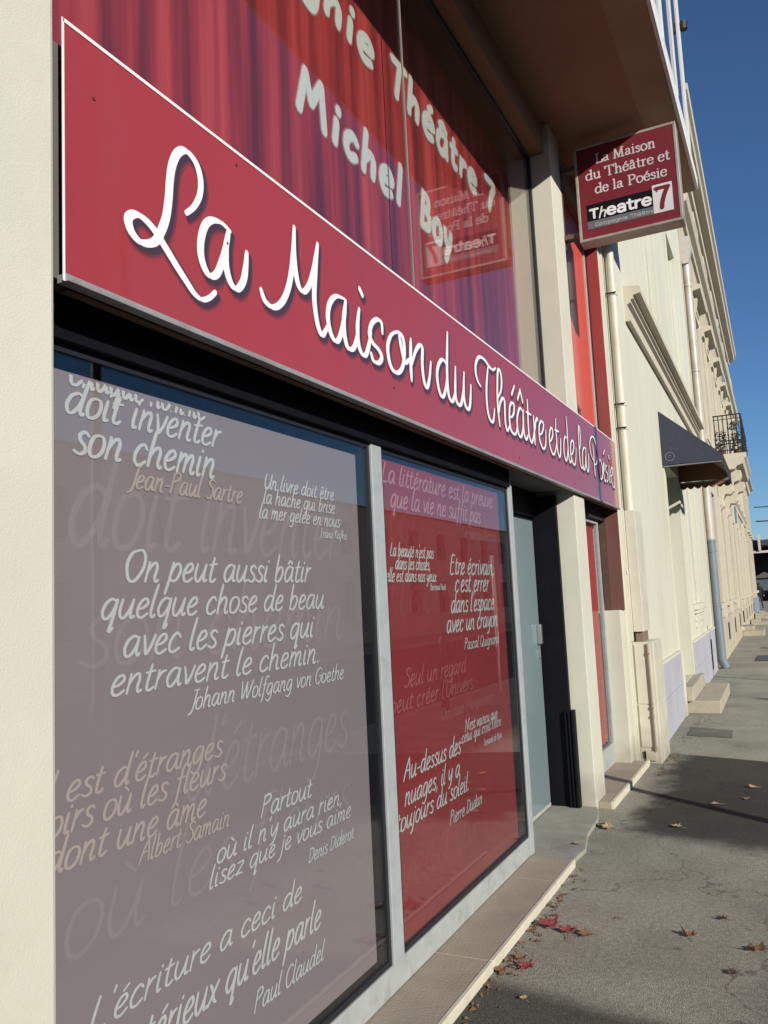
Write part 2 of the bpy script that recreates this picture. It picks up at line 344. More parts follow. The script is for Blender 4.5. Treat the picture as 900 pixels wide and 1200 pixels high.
G('z',44,'6,46 38,46 22,22 4,2 20,4 40,1'); G('k',47,'12,100 8,50 5,1','38,46 22,32 8,22 22,16 42,1')
G("'",16,'12,100 8,82'); G(',',20,'10,6 4,-14'); G('.',20,'8,2 10,5'); G('-',36,'6,24 30,26'); G(' ',30)
G('O',70,'38,92 16,80 6,42 18,6 40,2 60,30 62,64 50,90 36,92'); G('U',66,'12,92 6,40 14,6 34,2 52,36 60,92','60,92 55,30 60,4'); G('J',44,'44,92 38,30 28,-8 8,-20','24,92 58,94')
G('P',56,'14,92 6,2','10,84 34,96 50,80 42,56 12,44'); G('S',52,'50,82 34,94 16,80 22,58 42,40 44,16 24,0 4,10'); G('W',90,'8,92 14,40 20,2 36,40 46,86','46,86 48,40 54,2 74,44 88,94')
G('G',64,'58,80 40,94 16,76 6,38 16,6 38,2 56,20 58,42','58,42 38,40'); G('A',64,'2,0 20,46 40,94','40,94 48,46 56,0','14,34 52,36'); G('D',64,'14,92 8,2','6,90 38,88 58,60 50,24 28,2 6,2')
G('N',66,'4,0 12,92','12,92 34,44 52,2','52,2 62,94'); G('E',54,'46,92 16,90 8,2 44,2','11,48 38,50'); G('L',48,'16,94 8,40 6,4 24,2 44,4'); G('B',56,'14,92 8,2','8,90 36,94 46,74 36,54 12,48','12,48 42,46 52,24 38,4 8,2')
G('C',58,'54,80 38,94 16,78 6,40 16,6 36,0 54,14'); G('Q',70,'38,92 16,80 6,42 18,6 40,2 60,30 62,64 50,90 36,92','36,22 50,4 66,-6'); G('M',84,'4,0 16,94','16,94 32,44 42,26','42,26 56,50 72,96','72,96 76,40 80,0')
G('F',50,'14,92 7,0','8,92 48,94','11,50 38,52'); G('K',56,'14,92 8,2','50,92 14,46 52,2'); G('I',26,'16,92 8,2'); G('R',58,'14,92 8,2','10,86 34,96 48,78 38,56 12,48','24,48 52,2'); G('T',52,'2,90 54,92','28,90 20,2')
G('7',46,'4,92 44,92 30,50 16,0')
ACC = {'é':('e',['22,64 36,80']),'è':('e',['16,80 28,64']),'ê':('e',['12,62 22,76 34,63']),'ë':('e',['12,66 14,68','32,66 34,68']),'â':('a',['14,62 26,76 38,63']),'ù':('u',['16,80 30,64']),'à':('a',['16,80 28,64']),'î':('i',['4,62 14,76 24,63']),'û':('u',['12,62 26,76 38,63'])}
for k_, (b_, s_) in ACC.items():
    H[k_] = (H[b_][0], H[b_][1][:(1 if b_ == 'i' else 9)] + [[tuple(float(q)/100 for q in p.split(',')) for p in x.split()] for x in s_])
def write(pen, text, y0, y1, z, size, wt, slant=.2, clip=None, font=None, jitter=.0, k=4, wv=.8, taper=.8):
    F = font or H
    total = sum(F[c][0] for c in text); sx = (y1-y0)/total/size; x = 0
    for c in text:
        adv, sts = F[c]
        for st in sts:
            pts = []
            for px, py in st:
                if font is None: py = py*1.17 if 0 < py <= .5 else (.585+(py-.5)*.80 if py > .5 else py)
                pts.append((y0 + (x+px)*size*sx + py*size*slant + random.uniform(-1,1)*jitter*size, z + py*size + random.uniform(-1,1)*jitter*size))
            pen.stroke(pts, wt, wt*wv, taper, k=k, ends=4, clip=clip)
        x += adv

TRACE = [[(1.772,2.718),(1.806,2.751),(1.833,2.797),(1.839,2.846),(1.824,2.885),(1.795,2.903),(1.766,2.902),(1.737,2.877),(1.716,2.834),(1.705,2.784),(1.698,2.726),(1.685,2.666),(1.662,2.615),(1.642,2.585),(1.612,2.567),(1.581,2.562),(1.553,2.577),(1.542,2.603),(1.554,2.622),(1.578,2.632),(1.61,2.628),(1.646,2.611),(1.682,2.582),(1.727,2.545),(1.766,2.515),(1.798,2.492),(1.831,2.484),(1.865,2.499),(1.894,2.525)],[(1.975,2.744),(1.933,2.754),(1.888,2.744),(1.856,2.717),(1.836,2.671),(1.831,2.624),(1.843,2.589),(1.864,2.57),(1.886,2.572),(1.909,2.592),(1.933,2.638),(1.956,2.7),(1.967,2.738)],[(1.967,2.741),(1.952,2.687),(1.949,2.633),(1.963,2.59),(1.986,2.571),(2.01,2.576),(2.036,2.609),(2.05,2.656),(2.058,2.706)],[(2.13,2.611),(2.151,2.58),(2.199,2.574),(2.25,2.607),(2.291,2.668),(2.318,2.743),(2.333,2.815),(2.344,2.904)],[(2.344,2.904),(2.337,2.817),(2.342,2.751),(2.359,2.701),(2.392,2.69),(2.433,2.73),(2.466,2.795),(2.488,2.858),(2.5,2.903)],[(2.5,2.903),(2.476,2.791),(2.462,2.693),(2.471,2.619),(2.489,2.578),(2.513,2.568),(2.551,2.611)],[(2.688,2.757),(2.623,2.747),(2.573,2.705),(2.554,2.651),(2.565,2.6),(2.593,2.572),(2.625,2.578),(2.656,2.625),(2.682,2.69),(2.696,2.751)],[(2.696,2.751),(2.676,2.68),(2.676,2.614),(2.696,2.571),(2.733,2.572),(2.762,2.601),(2.788,2.662)],[(2.805,2.752),(2.787,2.687),(2.784,2.619),(2.806,2.579),(2.841,2.575),(2.872,2.617),(2.9,2.685)],[(2.817,2.839),(2.838,2.82)],[(3.005,2.712),(3.001,2.753),(2.96,2.756),(2.91,2.723),(2.886,2.673),(2.911,2.645),(2.965,2.628),(2.988,2.603),(2.96,2.574),(2.913,2.569),(2.892,2.595)],[(3.126,2.748),(3.082,2.718),(3.05,2.664),(3.06,2.603),(3.096,2.572),(3.148,2.577),(3.195,2.618),(3.218,2.689),(3.21,2.743),(3.169,2.76),(3.122,2.745)],[(3.169,2.758),(3.192,2.682),(3.219,2.638),(3.265,2.663)],[(3.293,2.761),(3.281,2.667),(3.279,2.572)],[(3.293,2.651),(3.34,2.72),(3.391,2.761),(3.42,2.751),(3.409,2.679),(3.418,2.603),(3.45,2.576),(3.486,2.628),(3.512,2.709)],[(3.706,2.751),(3.678,2.762),(3.641,2.751),(3.605,2.718),(3.583,2.674),(3.585,2.625),(3.603,2.587),(3.629,2.57),(3.66,2.585),(3.692,2.637),(3.708,2.686)],[(3.748,2.918),(3.734,2.842),(3.718,2.751),(3.711,2.664),(3.717,2.602),(3.74,2.576),(3.767,2.575),(3.792,2.601),(3.809,2.633)],[(3.832,2.761),(3.82,2.688),(3.811,2.628),(3.821,2.589),(3.854,2.572),(3.888,2.588),(3.917,2.638),(3.938,2.69)],[(3.953,2.761),(3.937,2.69),(3.932,2.629),(3.948,2.588),(3.984,2.575),(4.013,2.6),(4.031,2.65),(4.045,2.714)],[(4.203,2.745),(4.162,2.764),(4.136,2.802),(4.14,2.847),(4.174,2.89),(4.223,2.914),(4.298,2.915),(4.361,2.897),(4.428,2.89),(4.482,2.913)],[(4.351,2.895),(4.318,2.819),(4.295,2.742),(4.29,2.664),(4.307,2.603),(4.35,2.575),(4.388,2.592),(4.416,2.656)],[(4.499,2.747),(4.55,2.789),(4.578,2.846),(4.572,2.901),(4.541,2.919),(4.515,2.894),(4.498,2.828),(4.483,2.752),(4.48,2.674),(4.489,2.609),(4.495,2.577)],[(4.499,2.661),(4.527,2.716),(4.578,2.755),(4.611,2.744),(4.608,2.687),(4.603,2.618),(4.621,2.576),(4.645,2.577),(4.682,2.609)],[(4.694,2.669),(4.741,2.674),(4.787,2.715),(4.792,2.757),(4.756,2.763),(4.713,2.736),(4.692,2.686),(4.687,2.633),(4.708,2.585),(4.766,2.571),(4.808,2.59),(4.837,2.636)],[(4.761,2.816),(4.825,2.879)],[(4.969,2.749),(4.932,2.764),(4.888,2.743),(4.848,2.691),(4.837,2.636),(4.852,2.591),(4.895,2.575),(4.938,2.611),(4.967,2.671),(4.981,2.734)],[(4.987,2.759),(4.97,2.683),(4.974,2.611),(5.011,2.578),(5.06,2.613)],[(4.879,2.81),(4.944,2.881)],[(4.944,2.881),(4.983,2.814)],[(5.093,2.847),(5.086,2.772),(5.078,2.69),(5.082,2.617),(5.126,2.577),(5.168,2.606),(5.203,2.661)],[(5.042,2.76),(5.094,2.762),(5.158,2.763)],[(5.212,2.764),(5.212,2.701),(5.21,2.638),(5.207,2.577)],[(5.223,2.671),(5.255,2.733),(5.293,2.765),(5.313,2.753)],[(5.327,2.663),(5.38,2.675),(5.433,2.719),(5.446,2.754),(5.397,2.764),(5.343,2.73),(5.323,2.675),(5.327,2.624),(5.37,2.586),(5.414,2.577),(5.461,2.606),(5.487,2.663),(5.498,2.717)],[(5.576,2.654),(5.617,2.667),(5.674,2.713),(5.676,2.75),(5.646,2.761),(5.604,2.731),(5.575,2.677),(5.584,2.618),(5.631,2.578),(5.681,2.579),(5.73,2.62),(5.763,2.665)],[(5.786,2.848),(5.772,2.777),(5.775,2.708),(5.775,2.64),(5.805,2.589),(5.829,2.579),(5.866,2.619),(5.89,2.706),(5.891,2.72)],[(5.738,2.763),(5.795,2.765),(5.854,2.768)],[(6.078,2.757),(6.043,2.762),(5.995,2.729),(5.97,2.669),(5.973,2.613),(6.013,2.576),(6.056,2.61),(6.091,2.672)],[(6.111,2.921),(6.109,2.834),(6.102,2.739),(6.099,2.659),(6.112,2.603),(6.142,2.579),(6.179,2.605)],[(6.171,2.648),(6.224,2.659),(6.277,2.707),(6.291,2.753),(6.255,2.764),(6.203,2.74),(6.173,2.677),(6.183,2.62),(6.231,2.583),(6.282,2.582),(6.328,2.633),(6.36,2.719)],[(6.456,2.718),(6.512,2.764),(6.538,2.83),(6.529,2.905),(6.502,2.92),(6.479,2.866),(6.468,2.758),(6.462,2.666),(6.483,2.601),(6.526,2.584),(6.563,2.619)],[(6.698,2.761),(6.65,2.77),(6.591,2.738),(6.556,2.679),(6.56,2.611),(6.59,2.58),(6.643,2.621),(6.677,2.696)],[(6.7,2.769),(6.687,2.697),(6.686,2.619),(6.717,2.58),(6.765,2.621),(6.787,2.711),(6.788,2.735)],[(6.985,2.84),(6.991,2.772),(6.989,2.69),(6.99,2.617),(6.991,2.577)],[(6.976,2.705),(6.899,2.742),(6.865,2.802),(6.885,2.861),(6.952,2.904),(7.029,2.916),(7.092,2.885),(7.135,2.825),(7.135,2.759),(7.075,2.693),(7.002,2.676)],[(7.237,2.756),(7.184,2.716),(7.166,2.664),(7.194,2.601),(7.231,2.576),(7.291,2.612),(7.316,2.682),(7.286,2.729),(7.237,2.756)],[(7.328,2.65),(7.372,2.673),(7.401,2.719),(7.384,2.738),(7.349,2.687),(7.356,2.628),(7.39,2.577),(7.445,2.596)],[(7.398,2.821),(7.462,2.864)],[(7.518,2.725),(7.478,2.729),(7.461,2.683),(7.521,2.656),(7.523,2.605),(7.463,2.577)],[(7.618,2.747),(7.596,2.665),(7.604,2.596),(7.636,2.591)],[(7.63,2.836),(7.651,2.812)],[(7.669,2.656),(7.741,2.674),(7.776,2.731),(7.737,2.744),(7.674,2.692),(7.678,2.622),(7.744,2.568),(7.791,2.564),(7.837,2.613)]]
QUOTES = [
(1, 'a', 'w', 'Chaque homme', 1.49, 2.184, 2.039, 2.2, 0.04),
(1, 'a', 'w', 'doit inventer', 1.479, 2.116, 2.109, 2.115, 0.041),
(1, 'a', 'w', 'son chemin', 1.506, 2.013, 2.079, 2.015, 0.044),
(1, 'a', 'p', 'Jean-Paul Sartre', 1.695, 1.943, 2.219, 1.949, 0.028),
(1, 'b', 'w', 'Un livre doit être', 2.349, 2.011, 2.83, 2.009, 0.024),
(1, 'b', 'w', 'la hache qui brise', 2.341, 1.957, 2.833, 1.959, 0.024),
(1, 'b', 'w', 'la mer gelée en nous', 2.314, 1.908, 2.869, 1.903, 0.023),
(1, 'b', 'w', 'Franz Kafka', 2.714, 1.861, 2.921, 1.858, 0.015),
(1, 'c', 'w', 'On peut aussi bâtir', 1.675, 1.69, 2.628, 1.689, 0.039),
(1, 'c', 'w', 'quelque chose de beau', 1.592, 1.596, 2.719, 1.587, 0.037),
(1, 'c', 'w', 'avec les pierres qui', 1.669, 1.493, 2.637, 1.486, 0.038),
(1, 'c', 'w', 'entravent le chemin.', 1.622, 1.397, 2.673, 1.39, 0.036),
(1, 'c', 'w', 'Johann Wolfgang von Goethe', 1.926, 1.319, 2.847, 1.313, 0.025),
(1, 'd', 'p', "Il est d'étranges", 1.393, 1.169, 2.082, 1.156, 0.032),
(1, 'd', 'p', 'soirs où les fleurs', 1.383, 1.098, 2.096, 1.083, 0.033),
(1, 'd', 'p', 'dont une âme', 1.413, 1.016, 1.999, 1.001, 0.033),
(1, 'd', 'p', 'Albert Samain', 1.721, 0.954, 2.107, 0.947, 0.024),
(1, 'e', 'w', 'Partout', 2.272, 0.937, 2.585, 0.925, 0.029),
(1, 'e', 'w', "où il n'y aura rien,", 2.042, 0.868, 2.801, 0.846, 0.027),
(1, 'e', 'w', 'lisez que je vous aime', 2.004, 0.801, 2.863, 0.79, 0.026),
(1, 'e', 'w', 'Denis Diderot', 2.547, 0.712, 2.876, 0.714, 0.02),
(1, 'f', 'w', "L'écriture a ceci de", 1.545, 0.623, 2.5, 0.591, 0.032),
(1, 'f', 'w', "mystérieux qu'elle parle", 1.552, 0.511, 2.614, 0.45, 0.04),
(1, 'f', 'w', 'Paul Claudel', 2.206, 0.375, 2.625, 0.358, 0.027),
(2, 'g', 'p', 'La littérature est la preuve', 3.264, 2.128, 4.762, 2.146, 0.043),
(2, 'g', 'p', 'que la vie ne suffit pas', 3.339, 2.028, 4.53, 2.032, 0.043),
(2, 'g', 'f', 'Fernando Pessoa', 4.215, 1.932, 4.785, 1.934, 0.028),
(2, 'h', 'w', "La beauté n'est pas", 3.315, 1.808, 3.808, 1.806, 0.027),
(2, 'h', 'w', 'dans les choses,', 3.361, 1.752, 3.757, 1.745, 0.027),
(2, 'h', 'w', 'elle est dans nos yeux.', 3.26, 1.694, 3.836, 1.691, 0.026),
(2, 'h', 'w', 'Bertrand Noël', 3.745, 1.654, 3.942, 1.648, 0.014),
(2, 'i', 'w', 'Etre écrivain,', 4.013, 1.74, 4.715, 1.728, 0.044),
(2, 'i', 'w', "c'est errer", 4.07, 1.642, 4.607, 1.638, 0.045),
(2, 'i', 'w', "dans l'espace", 3.995, 1.538, 4.677, 1.527, 0.044),
(2, 'i', 'w', 'avec un crayon', 3.923, 1.437, 4.721, 1.431, 0.043),
(2, 'i', 'w', 'Pascal Quignard', 4.158, 1.336, 4.717, 1.331, 0.026),
(2, 'j', 'f', 'Seul un regard', 3.39, 1.228, 4.163, 1.21, 0.037),
(2, 'j', 'f', "peut créer l'Univers.", 3.241, 1.129, 4.276, 1.113, 0.036),
(2, 'j', 'f', 'Christian Morgenstern', 3.787, 1.03, 4.58, 1.008, 0.024),
(2, 'k', 'w', "N'est vaincu que", 4.105, 0.928, 4.621, 0.906, 0.026),
(2, 'k', 'w', "celui qui croit l'être", 4.047, 0.869, 4.674, 0.865, 0.025),
(2, 'k', 'w', 'Fernando de Rojas', 4.371, 0.805, 4.675, 0.792, 0.016),
(2, 'l', 'w', 'Au-dessus des', 3.343, 0.824, 4.028, 0.825, 0.039),
(2, 'l', 'w', 'nuages, il y a', 3.34, 0.724, 3.999, 0.713, 0.038),
(2, 'l', 'w', 'toujours du soleil.', 3.245, 0.631, 4.117, 0.621, 0.037),
(2, 'l', 'w', 'Pierre Dudan', 3.832, 0.518, 4.293, 0.516, 0.027),
(1, 'z', 'g', 'doit inventer', 1.479, 1.723, 3.021, 1.838, 0.127),
(1, 'z', 'g', 'son chemin', 1.518, 1.461, 3.063, 1.486, 0.1),
(1, 'z', 'g', "d'étranges", 1.902, 1.02, 3.064, 1.106, 0.105),
(1, 'z', 'g', 'où les fleurs', 1.461, 0.746, 2.966, 0.856, 0.094),
(2, 'z', 'g', 'la vie ne', 3.302, 1.849, 4.927, 1.914, 0.108),
(2, 'z', 'g', 'fleurs et', 3.237, 1.477, 4.556, 1.604, 0.102),
(2, 'z', 'g', 'une âme', 3.585, 0.758, 4.866, 0.786, 0.098),
(2, 'z', 'g', 'vend du', 3.265, 0.373, 4.202, 0.369, 0.1)]

# ---------------------------------------------------------------- frames
PINV = {}
TH = .0208; ORG = Vector((-1.40, 9.0, 0))
def W(n, s, z=0): return ORG + Vector((math.cos(TH), math.sin(TH), 0))*n + Vector((-math.sin(TH), math.cos(TH), 0))*s + Vector((0,0,z))
_link = link
def link(o, parent=None, *a, **kw):
    r = _link(o, parent, *a, **kw)
    if parent is not None and parent.name in PINV: o.matrix_parent_inverse = PINV[parent.name]
    return r
def wthing(name, label, cat, base, group=None):        # parts given in world coordinates
    o = thing(name, label, cat, base, 0, group); PINV[o.name] = Matrix.Translation(-Vector(base)); return o
def sthing(name, label, cat, base, group=None):        # parts given in street coordinates (out, along, up)
    o = thing(name, label, cat, W(*base), TH, group); PINV[o.name] = Matrix.Translation(-Vector(base)); return o
def wall_boxes(mb, x0, x1, y0, y1, z0, z1, holes):
    cuts = sorted(set([y0, y1] + [c for h in holes for c in h[:2]]))
    for a, b in zip(cuts, cuts[1:]):
        zs = sorted([(h[2], h[3]) for h in holes if h[0] <= a+1e-6 and h[1] >= b-1e-6]); z = z0
        for q0, q1 in zs:
            if q0 > z: mb.box(x0, x1, a, b, z, q0)
            z = q1
        if z < z1: mb.box(x0, x1, a, b, z, z1)
    return mb

def quad_frame(mb, x0, x1, y0, y1, z0, z1, t): 
    mb.box(x0,x1,y0,y0+t,z0,z1); mb.box(x0,x1,y1-t,y1,z0,z1); mb.box(x0+.001,x1-.001,y0+t,y1-t,z0,z0+t); mb.box(x0+.001,x1-.001,y0+t,y1-t,z1-t,z1); return mb

# ---------------------------------------------------------------- ground
def sheet(name, mt, pts, z, **kw):
    return MB().add([(x,y,z) for x,y in pts], [tuple(range(len(pts)))]).build(name, mt, None, kind='structure', **kw)
sheet('ground', mat('far_ground', (.16,.15,.12), .95, var=.2, scale=.3), [(-900,-900),(900,-900),(900,900),(-900,900)], -.20)
def strip(name, mt, x0, x1, z0, z1, bev=0):
    return MB().box(x0, x1, -40, 135, z0, z1).build(name, mt, None, bev=bev, kind='structure')
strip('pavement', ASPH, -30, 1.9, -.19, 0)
strip('kerb', CONC, 1.9, 2.05, -.19, .006, .01)
strip('road', ROADM, 2.05, 10.0, -.19, -.12)
strip('kerb', CONC, 10.0, 10.15, -.19, .006, .01)
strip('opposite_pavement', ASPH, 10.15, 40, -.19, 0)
def rough_poly(pts, step=.12, j=.018):
    out = []
    for i in range(len(pts)):
        a, b = Vector(pts[i]), Vector(pts[(i+1)%len(pts)]); n = max(1, int((b-a).length/step))
        for k in range(n):
            p = a.lerp(b, k/n); out.append((p.x+random.uniform(-j,j), p.y+random.uniform(-j,j)))
    return out
sheet('utility_trench_patch', ASPHD, rough_poly([(-1.24,9.78),(-.76,9.66),(-.80,10.2),(-1.27,10.36)], .15, .01), .004)
sheet('far_patch', ASPHD, rough_poly([(-1.0,23.2),(.9,22.6),(.9,23.3),(-1.0,23.9)], .3, .02), .004)

# ---------------------------------------------------------------- the theatre building
th = wthing('theatre_building', 'cream corner building with red theatre shopfront under a deep brown overhang', 'building', (-1.6, 4, 0))
box('pillar', STUCCO, th, -2.3, -1.45, -9, 1.31, 0, 5.4, .012, label='broad cream stucco pillar at the left edge')
box('pillar', STUCCO, th, -1.95, -1.48, 6.33, 6.66, 0, 5.4, .006, label='narrow cream stucco pillar beside the door')
box('pier', STUCCO, th, -1.95, -1.475, 8.03, 8.13, 0, 5.4, .004)
box('pier', WALLB, th, -1.95, -1.462, 8.131, 8.385, 0, 5.4, .002)
box('low_wall', STUCCO, th, -1.67, -1.500, 7.90, 8.029, .03, 1.43, .006)
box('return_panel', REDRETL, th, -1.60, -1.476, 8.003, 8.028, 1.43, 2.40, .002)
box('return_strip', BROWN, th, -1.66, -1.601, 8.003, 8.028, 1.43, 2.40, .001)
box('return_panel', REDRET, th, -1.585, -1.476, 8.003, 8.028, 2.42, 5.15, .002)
box('overhang_floor', SOFFIT, th, -8, -.545, -9, 8.2, 5.40, 5.56, 0)
box('beam', SOFFIT, th, -1.68, -1.53, 1.312, 6.328, 5.15, 5.398, .006)
box('beam', SOFFIT, th, -1.68, -1.53, 6.662, 8.028, 5.15, 5.398, .006)
MB().box(-.545, -.515, -9, 8.2, 5.398, 5.52).build('edge_trim', WHITEL, th, bev=.003)
# upper storey that the overhang carries
up = wall_boxes(MB(), -.80, -.545, -9, 8.18, 5.56, 12.4, [(-6, 7.92, 5.66, 8.3), (-6, 7.92, 9.2, 11.6)])
up.box(-8, -.80, 8.0, 8.18, 5.56, 12.4)
up.build('upper_wall', WALLB, th)
SKYP = mat('upper_pane', (.05,.07,.10), .05, spec=.9)
for z0, z1 in ((5.66, 8.3), (9.2, 11.6)):
    k_ = 7.92; 
    while k_ > -5:
        y0, y1 = k_-1.72, k_
        fo = quad_frame(MB(), -.60,-.532, y0+.002, y1-.002, z0+.002, z1-.002, .055).build('window', WHITEL, th)
        MB().box(-.556,-.546, y0+.058, y1-.058, z0+.058, z1-.058).build('pane', SKYP, fo)
        MB().box(-.545,-.530, y0+.84, y0+.875, z0+.058, z1-.058).build('glazing_bar', WHITEL, fo)
        k_ -= 1.74
MB().tube([(-.50, 7.98, 6.9), (-.50, 7.98, 6.98)], .035, 8).build('catch', IRON, th)
box('overhang_border', mat('border_paint', (.33,.25,.17), .85, var=.08), th, -.80, -.546, -9, 8.198, 5.392, 5.399, 0)
# shop interior backing, ceiling of the display box, header over the windows
box('shop_interior', DARKIN, th, -2.3, -2.0, 1.312, 8.02, 0, 3.0, 0)
box('floor_slab', mat('slab_edge', (.12,.11,.10), .9), th, -2.0, -1.505, 1.312, 6.328, 2.40, 3.0, 0)
box('floor_slab', mat('slab_edge', (.12,.11,.10), .9), th, -2.0, -1.67, 6.662, 8.0, 2.40, 3.0, 0)
box('header', BLACK, th, -1.75, -1.57, 1.312, 5.00, 2.285, 2.398, .002)
box('header', BLACK, th, -1.99, -1.78, 5.10, 6.328, 2.205, 2.398, .002)
box('header', DARKIN, th, -1.72, -1.60, 6.662, 8.0, 2.27, 2.398, .002)

# ground floor display windows
box('mullion', ALU, th, -1.68, -1.585, 3.125, 3.222, .15, 2.36, .003)
box('mullion', ALU, th, -1.72, -1.585, 5.012, 5.085, .045, 2.36, .003)
box('base_rail', ALUB, th, -1.70, -1.590, 1.312, 5.010, .046, .152, .004)
XP = -1.612
def display(y0, y1, label, filmmt, fy0, fy1, fz0, fz1, n):
    f = quad_frame(MB(), -1.66, -1.595, y0, y1, .155, 2.284, .022).build('display_window', GASKET, th, label=label)
    fm = box('printed_film', filmmt, f, -1.6165, -1.6145, fy0, fy1, fz0, fz1, 0)
    box('pane', GLASS, f, -1.607, -1.601, y0+.02, y1-.02, .175, 2.264, 0)
    return f
win1 = display(1.312, 3.123, 'large shop window with mauve grey quotation film', FILM1, 1.334, 3.03, .20, 2.222, 1)
win2 = display(3.224, 5.010, 'tall shop window with red quotation film', FILM2, 3.248, 4.875, .178, 2.24, 2)
GRP = {}
for q in QUOTES: GRP.setdefault((q[0], q[1]), []).append(q)
MCOL = {'w': QW, 'p': QP, 'f': QF}
for (wi, g), qs in GRP.items():
    pw = win1 if wi == 1 else win2
    top = 2.218 if wi == 1 else 2.236
    for li, (_, _, sty, text, ya, za, yb, zb, xh) in enumerate(qs):
            pen = Pen(); pen.lift = (.00005 if sty == 'g' else .0019) + li*.0003
            zz = (za+zb)/2; size = xh/.47
            if sty == 'g': yb = min(yb, 2.86 if wi == 1 else 4.72)
            if sty == 'g': write(pen, text, ya, yb, zz, size, size*.075, .24, top, k=5)
            else: write(pen, text, ya, yb, zz, size*1.12, max(.0048, size*.142), .30, top, wv=.62, jitter=.006, k=3 if size < .05 else 4)
            mt = (GH1 if wi == 1 else GH2) if sty == 'g' else (QP2 if (wi == 2 and sty == 'p') else MCOL[sty])
            pen.build('ghost_lettering' if sty == 'g' else 'quotation', mt, ((-1.6143,0,0),(0,1,0),(0,0,1),(1,0,0)), pw)
# entrance door
dr = box('door', BLACK, th, -1.86, -1.81, 5.12, 6.31, .035, 2.205, .003)
box('door_glass', TEAL, dr, -1.808, -1.800, 5.16, 6.245, .07, 2.175, .002)
box('door_edge', ALUB, dr, -1.81, -1.797, 5.16, 6.24, .040, .066, .001)
hn = MB(); hn.box(-1.80,-1.765, 6.17,6.215, 1.235,1.385); hn.build('handle', STEEL, dr, bev=.008)
hl = MB(); hl.box(-1.80,-1.785, 6.186,6.202, 1.13,1.19); hl.build('lock', STEEL, dr, bev=.005)
box('jamb', BLACK, th, -1.85, -1.62, 6.285, 6.329, .0, 2.36, .003)
kp = MB(); kp.box(-1.66,-1.585, 6.262, 6.327, .004, .735)
kp.build('kick_panel', BLACK, th, bev=.004)
for i in range(3): box('kick_rib', BLACK, th, -1.655+i*.026, -1.643+i*.026, 6.250, 6.262, .01, .725, .002)
# second bay
box('upper_panel', REDPANEL, th, -1.70, -1.600, 6.661, 7.93, 3.01, 5.149, .003)
box('panel_strip', ALU, th, -1.70, -1.588, 7.932, 7.955, 3.01, 5.149, .002)
box('panel_strip', BROWN, th, -1.70, -1.590, 7.957, 8.002, 3.01, 5.149, .002)
cur = MB(); n_ = 90
pr = [(-1.70+.018*math.sin(i*.95)+.008*math.sin(i*2.3), 6.67+1.16*i/n_) for i in range(n_+1)]
cur.prism_z(pr + [(-1.75, 7.83), (-1.75, 6.67)], .25, 2.27)
cur.build('red_curtain', mat('red_cloth', (.42,.035,.04), .8, var=.2, scale=3, stretch=(1,1,.15)), th, smooth=True)
bw = quad_frame(MB(), -1.67, -1.635, 6.661, 7.86, .21, 2.268, .03).build('bay_window', ALU, th)
box('pane', GLASSB, bw, -1.656, -1.650, 6.69, 7.83, .24, 2.24, 0)
box('window_side', ALU, th, -1.67, -1.640, 7.862, 7.899, .21, 1.50, .002)
box('bay_base', ALUB, th, -1.70, -1.640, 6.661, 7.899, .052, .208, .004)
box('bay_wall', DARKIN, th, -1.78, -1.76, 6.661, 8.0, .05, 2.27, 0)
# upper display window
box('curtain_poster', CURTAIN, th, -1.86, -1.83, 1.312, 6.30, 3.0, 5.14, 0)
box('inner_reveal', STUCCO, th, -1.83, -1.69, 6.29, 6.329, 3.0, 5.149, .001)
uw = MB(); uw.box(-1.675,-1.640, 6.296, 6.328, 3.0, 5.149); uw.box(-1.675,-1.640,1.312,1.34,3.0,5.149); uw.box(-1.675,-1.640,1.34,6.296,5.12,5.149)
uwo = uw.build('upper_window', GASKET, th)
box('pane', GLASSU, uwo, -1.660, -1.652, 1.34, 3.838, 3.0, 5.12, 0)
box('pane', GLASSU, uwo, -1.660, -1.652, 3.848, 6.296, 3.0, 5.12, 0)
box('glass_joint', mat('silicone', (.30,.28,.25), .5), uwo, -1.661, -1.651, 3.8405, 3.8455, 3.0, 5.12, 0)
POST = {}
def PO(ch, adv, *st): POST[ch] = (adv/100, [[tuple(float(q)/100 for q in p.split(',')) for p in x.split()] for x in st])
PO('C',74,'60,76 44,90 22,78 12,48 20,18 42,6 60,20'); PO('o',62,'32,54 15,43 9,24 18,6 32,3 48,13 50,33 41,50 30,54'); PO('m',84,'14,48 12,8','14,34 26,48 38,42 38,10','40,36 54,48 66,40 66,8'); PO('p',58,'14,48 12,-26','14,36 28,50 42,42 44,22 32,8 16,14')
PO('a',60,'44,46 28,54 12,42 9,20 22,4 38,12 45,34','46,50 46,26 49,5'); PO('g',58,'42,44 28,51 15,40 13,22 26,10 38,18 43,34','44,48 43,0 34,-20 14,-18'); PO('n',60,'14,49 12,8','14,32 28,48 42,42 42,8'); PO('i',32,'15,48 13,8','18,70 19,74')
PO('e',60,'17,29 45,33 44,46 30,54 14,42 11,20 24,4 46,9'); PO('T',60,'8,82 56,86','34,82 26,8'); PO('h',60,'16,88 12,8','14,32 28,48 42,42 42,8'); PO('t',44,'22,72 18,22 24,8 34,10','8,50 36,53'); PO('r',44,'14,49 12,8','14,32 24,46 38,47')
PO('7',54,'8,82 46,84 34,50 24,8'); PO('M',92,'12,8 22,84','22,84 40,36','40,36 62,86','62,86 76,8'); PO('c',54,'43,44 30,51 15,40 13,20 25,7 42,14'); PO('l',30,'17,90 13,8'); PO('B',66,'18,86 13,8','16,84 42,80 42,56 20,48','22,48 50,40 46,14 14,8'); PO('y',56,'12,49 18,22 30,16','46,50 36,14 18,-22'); PO(' ',30)
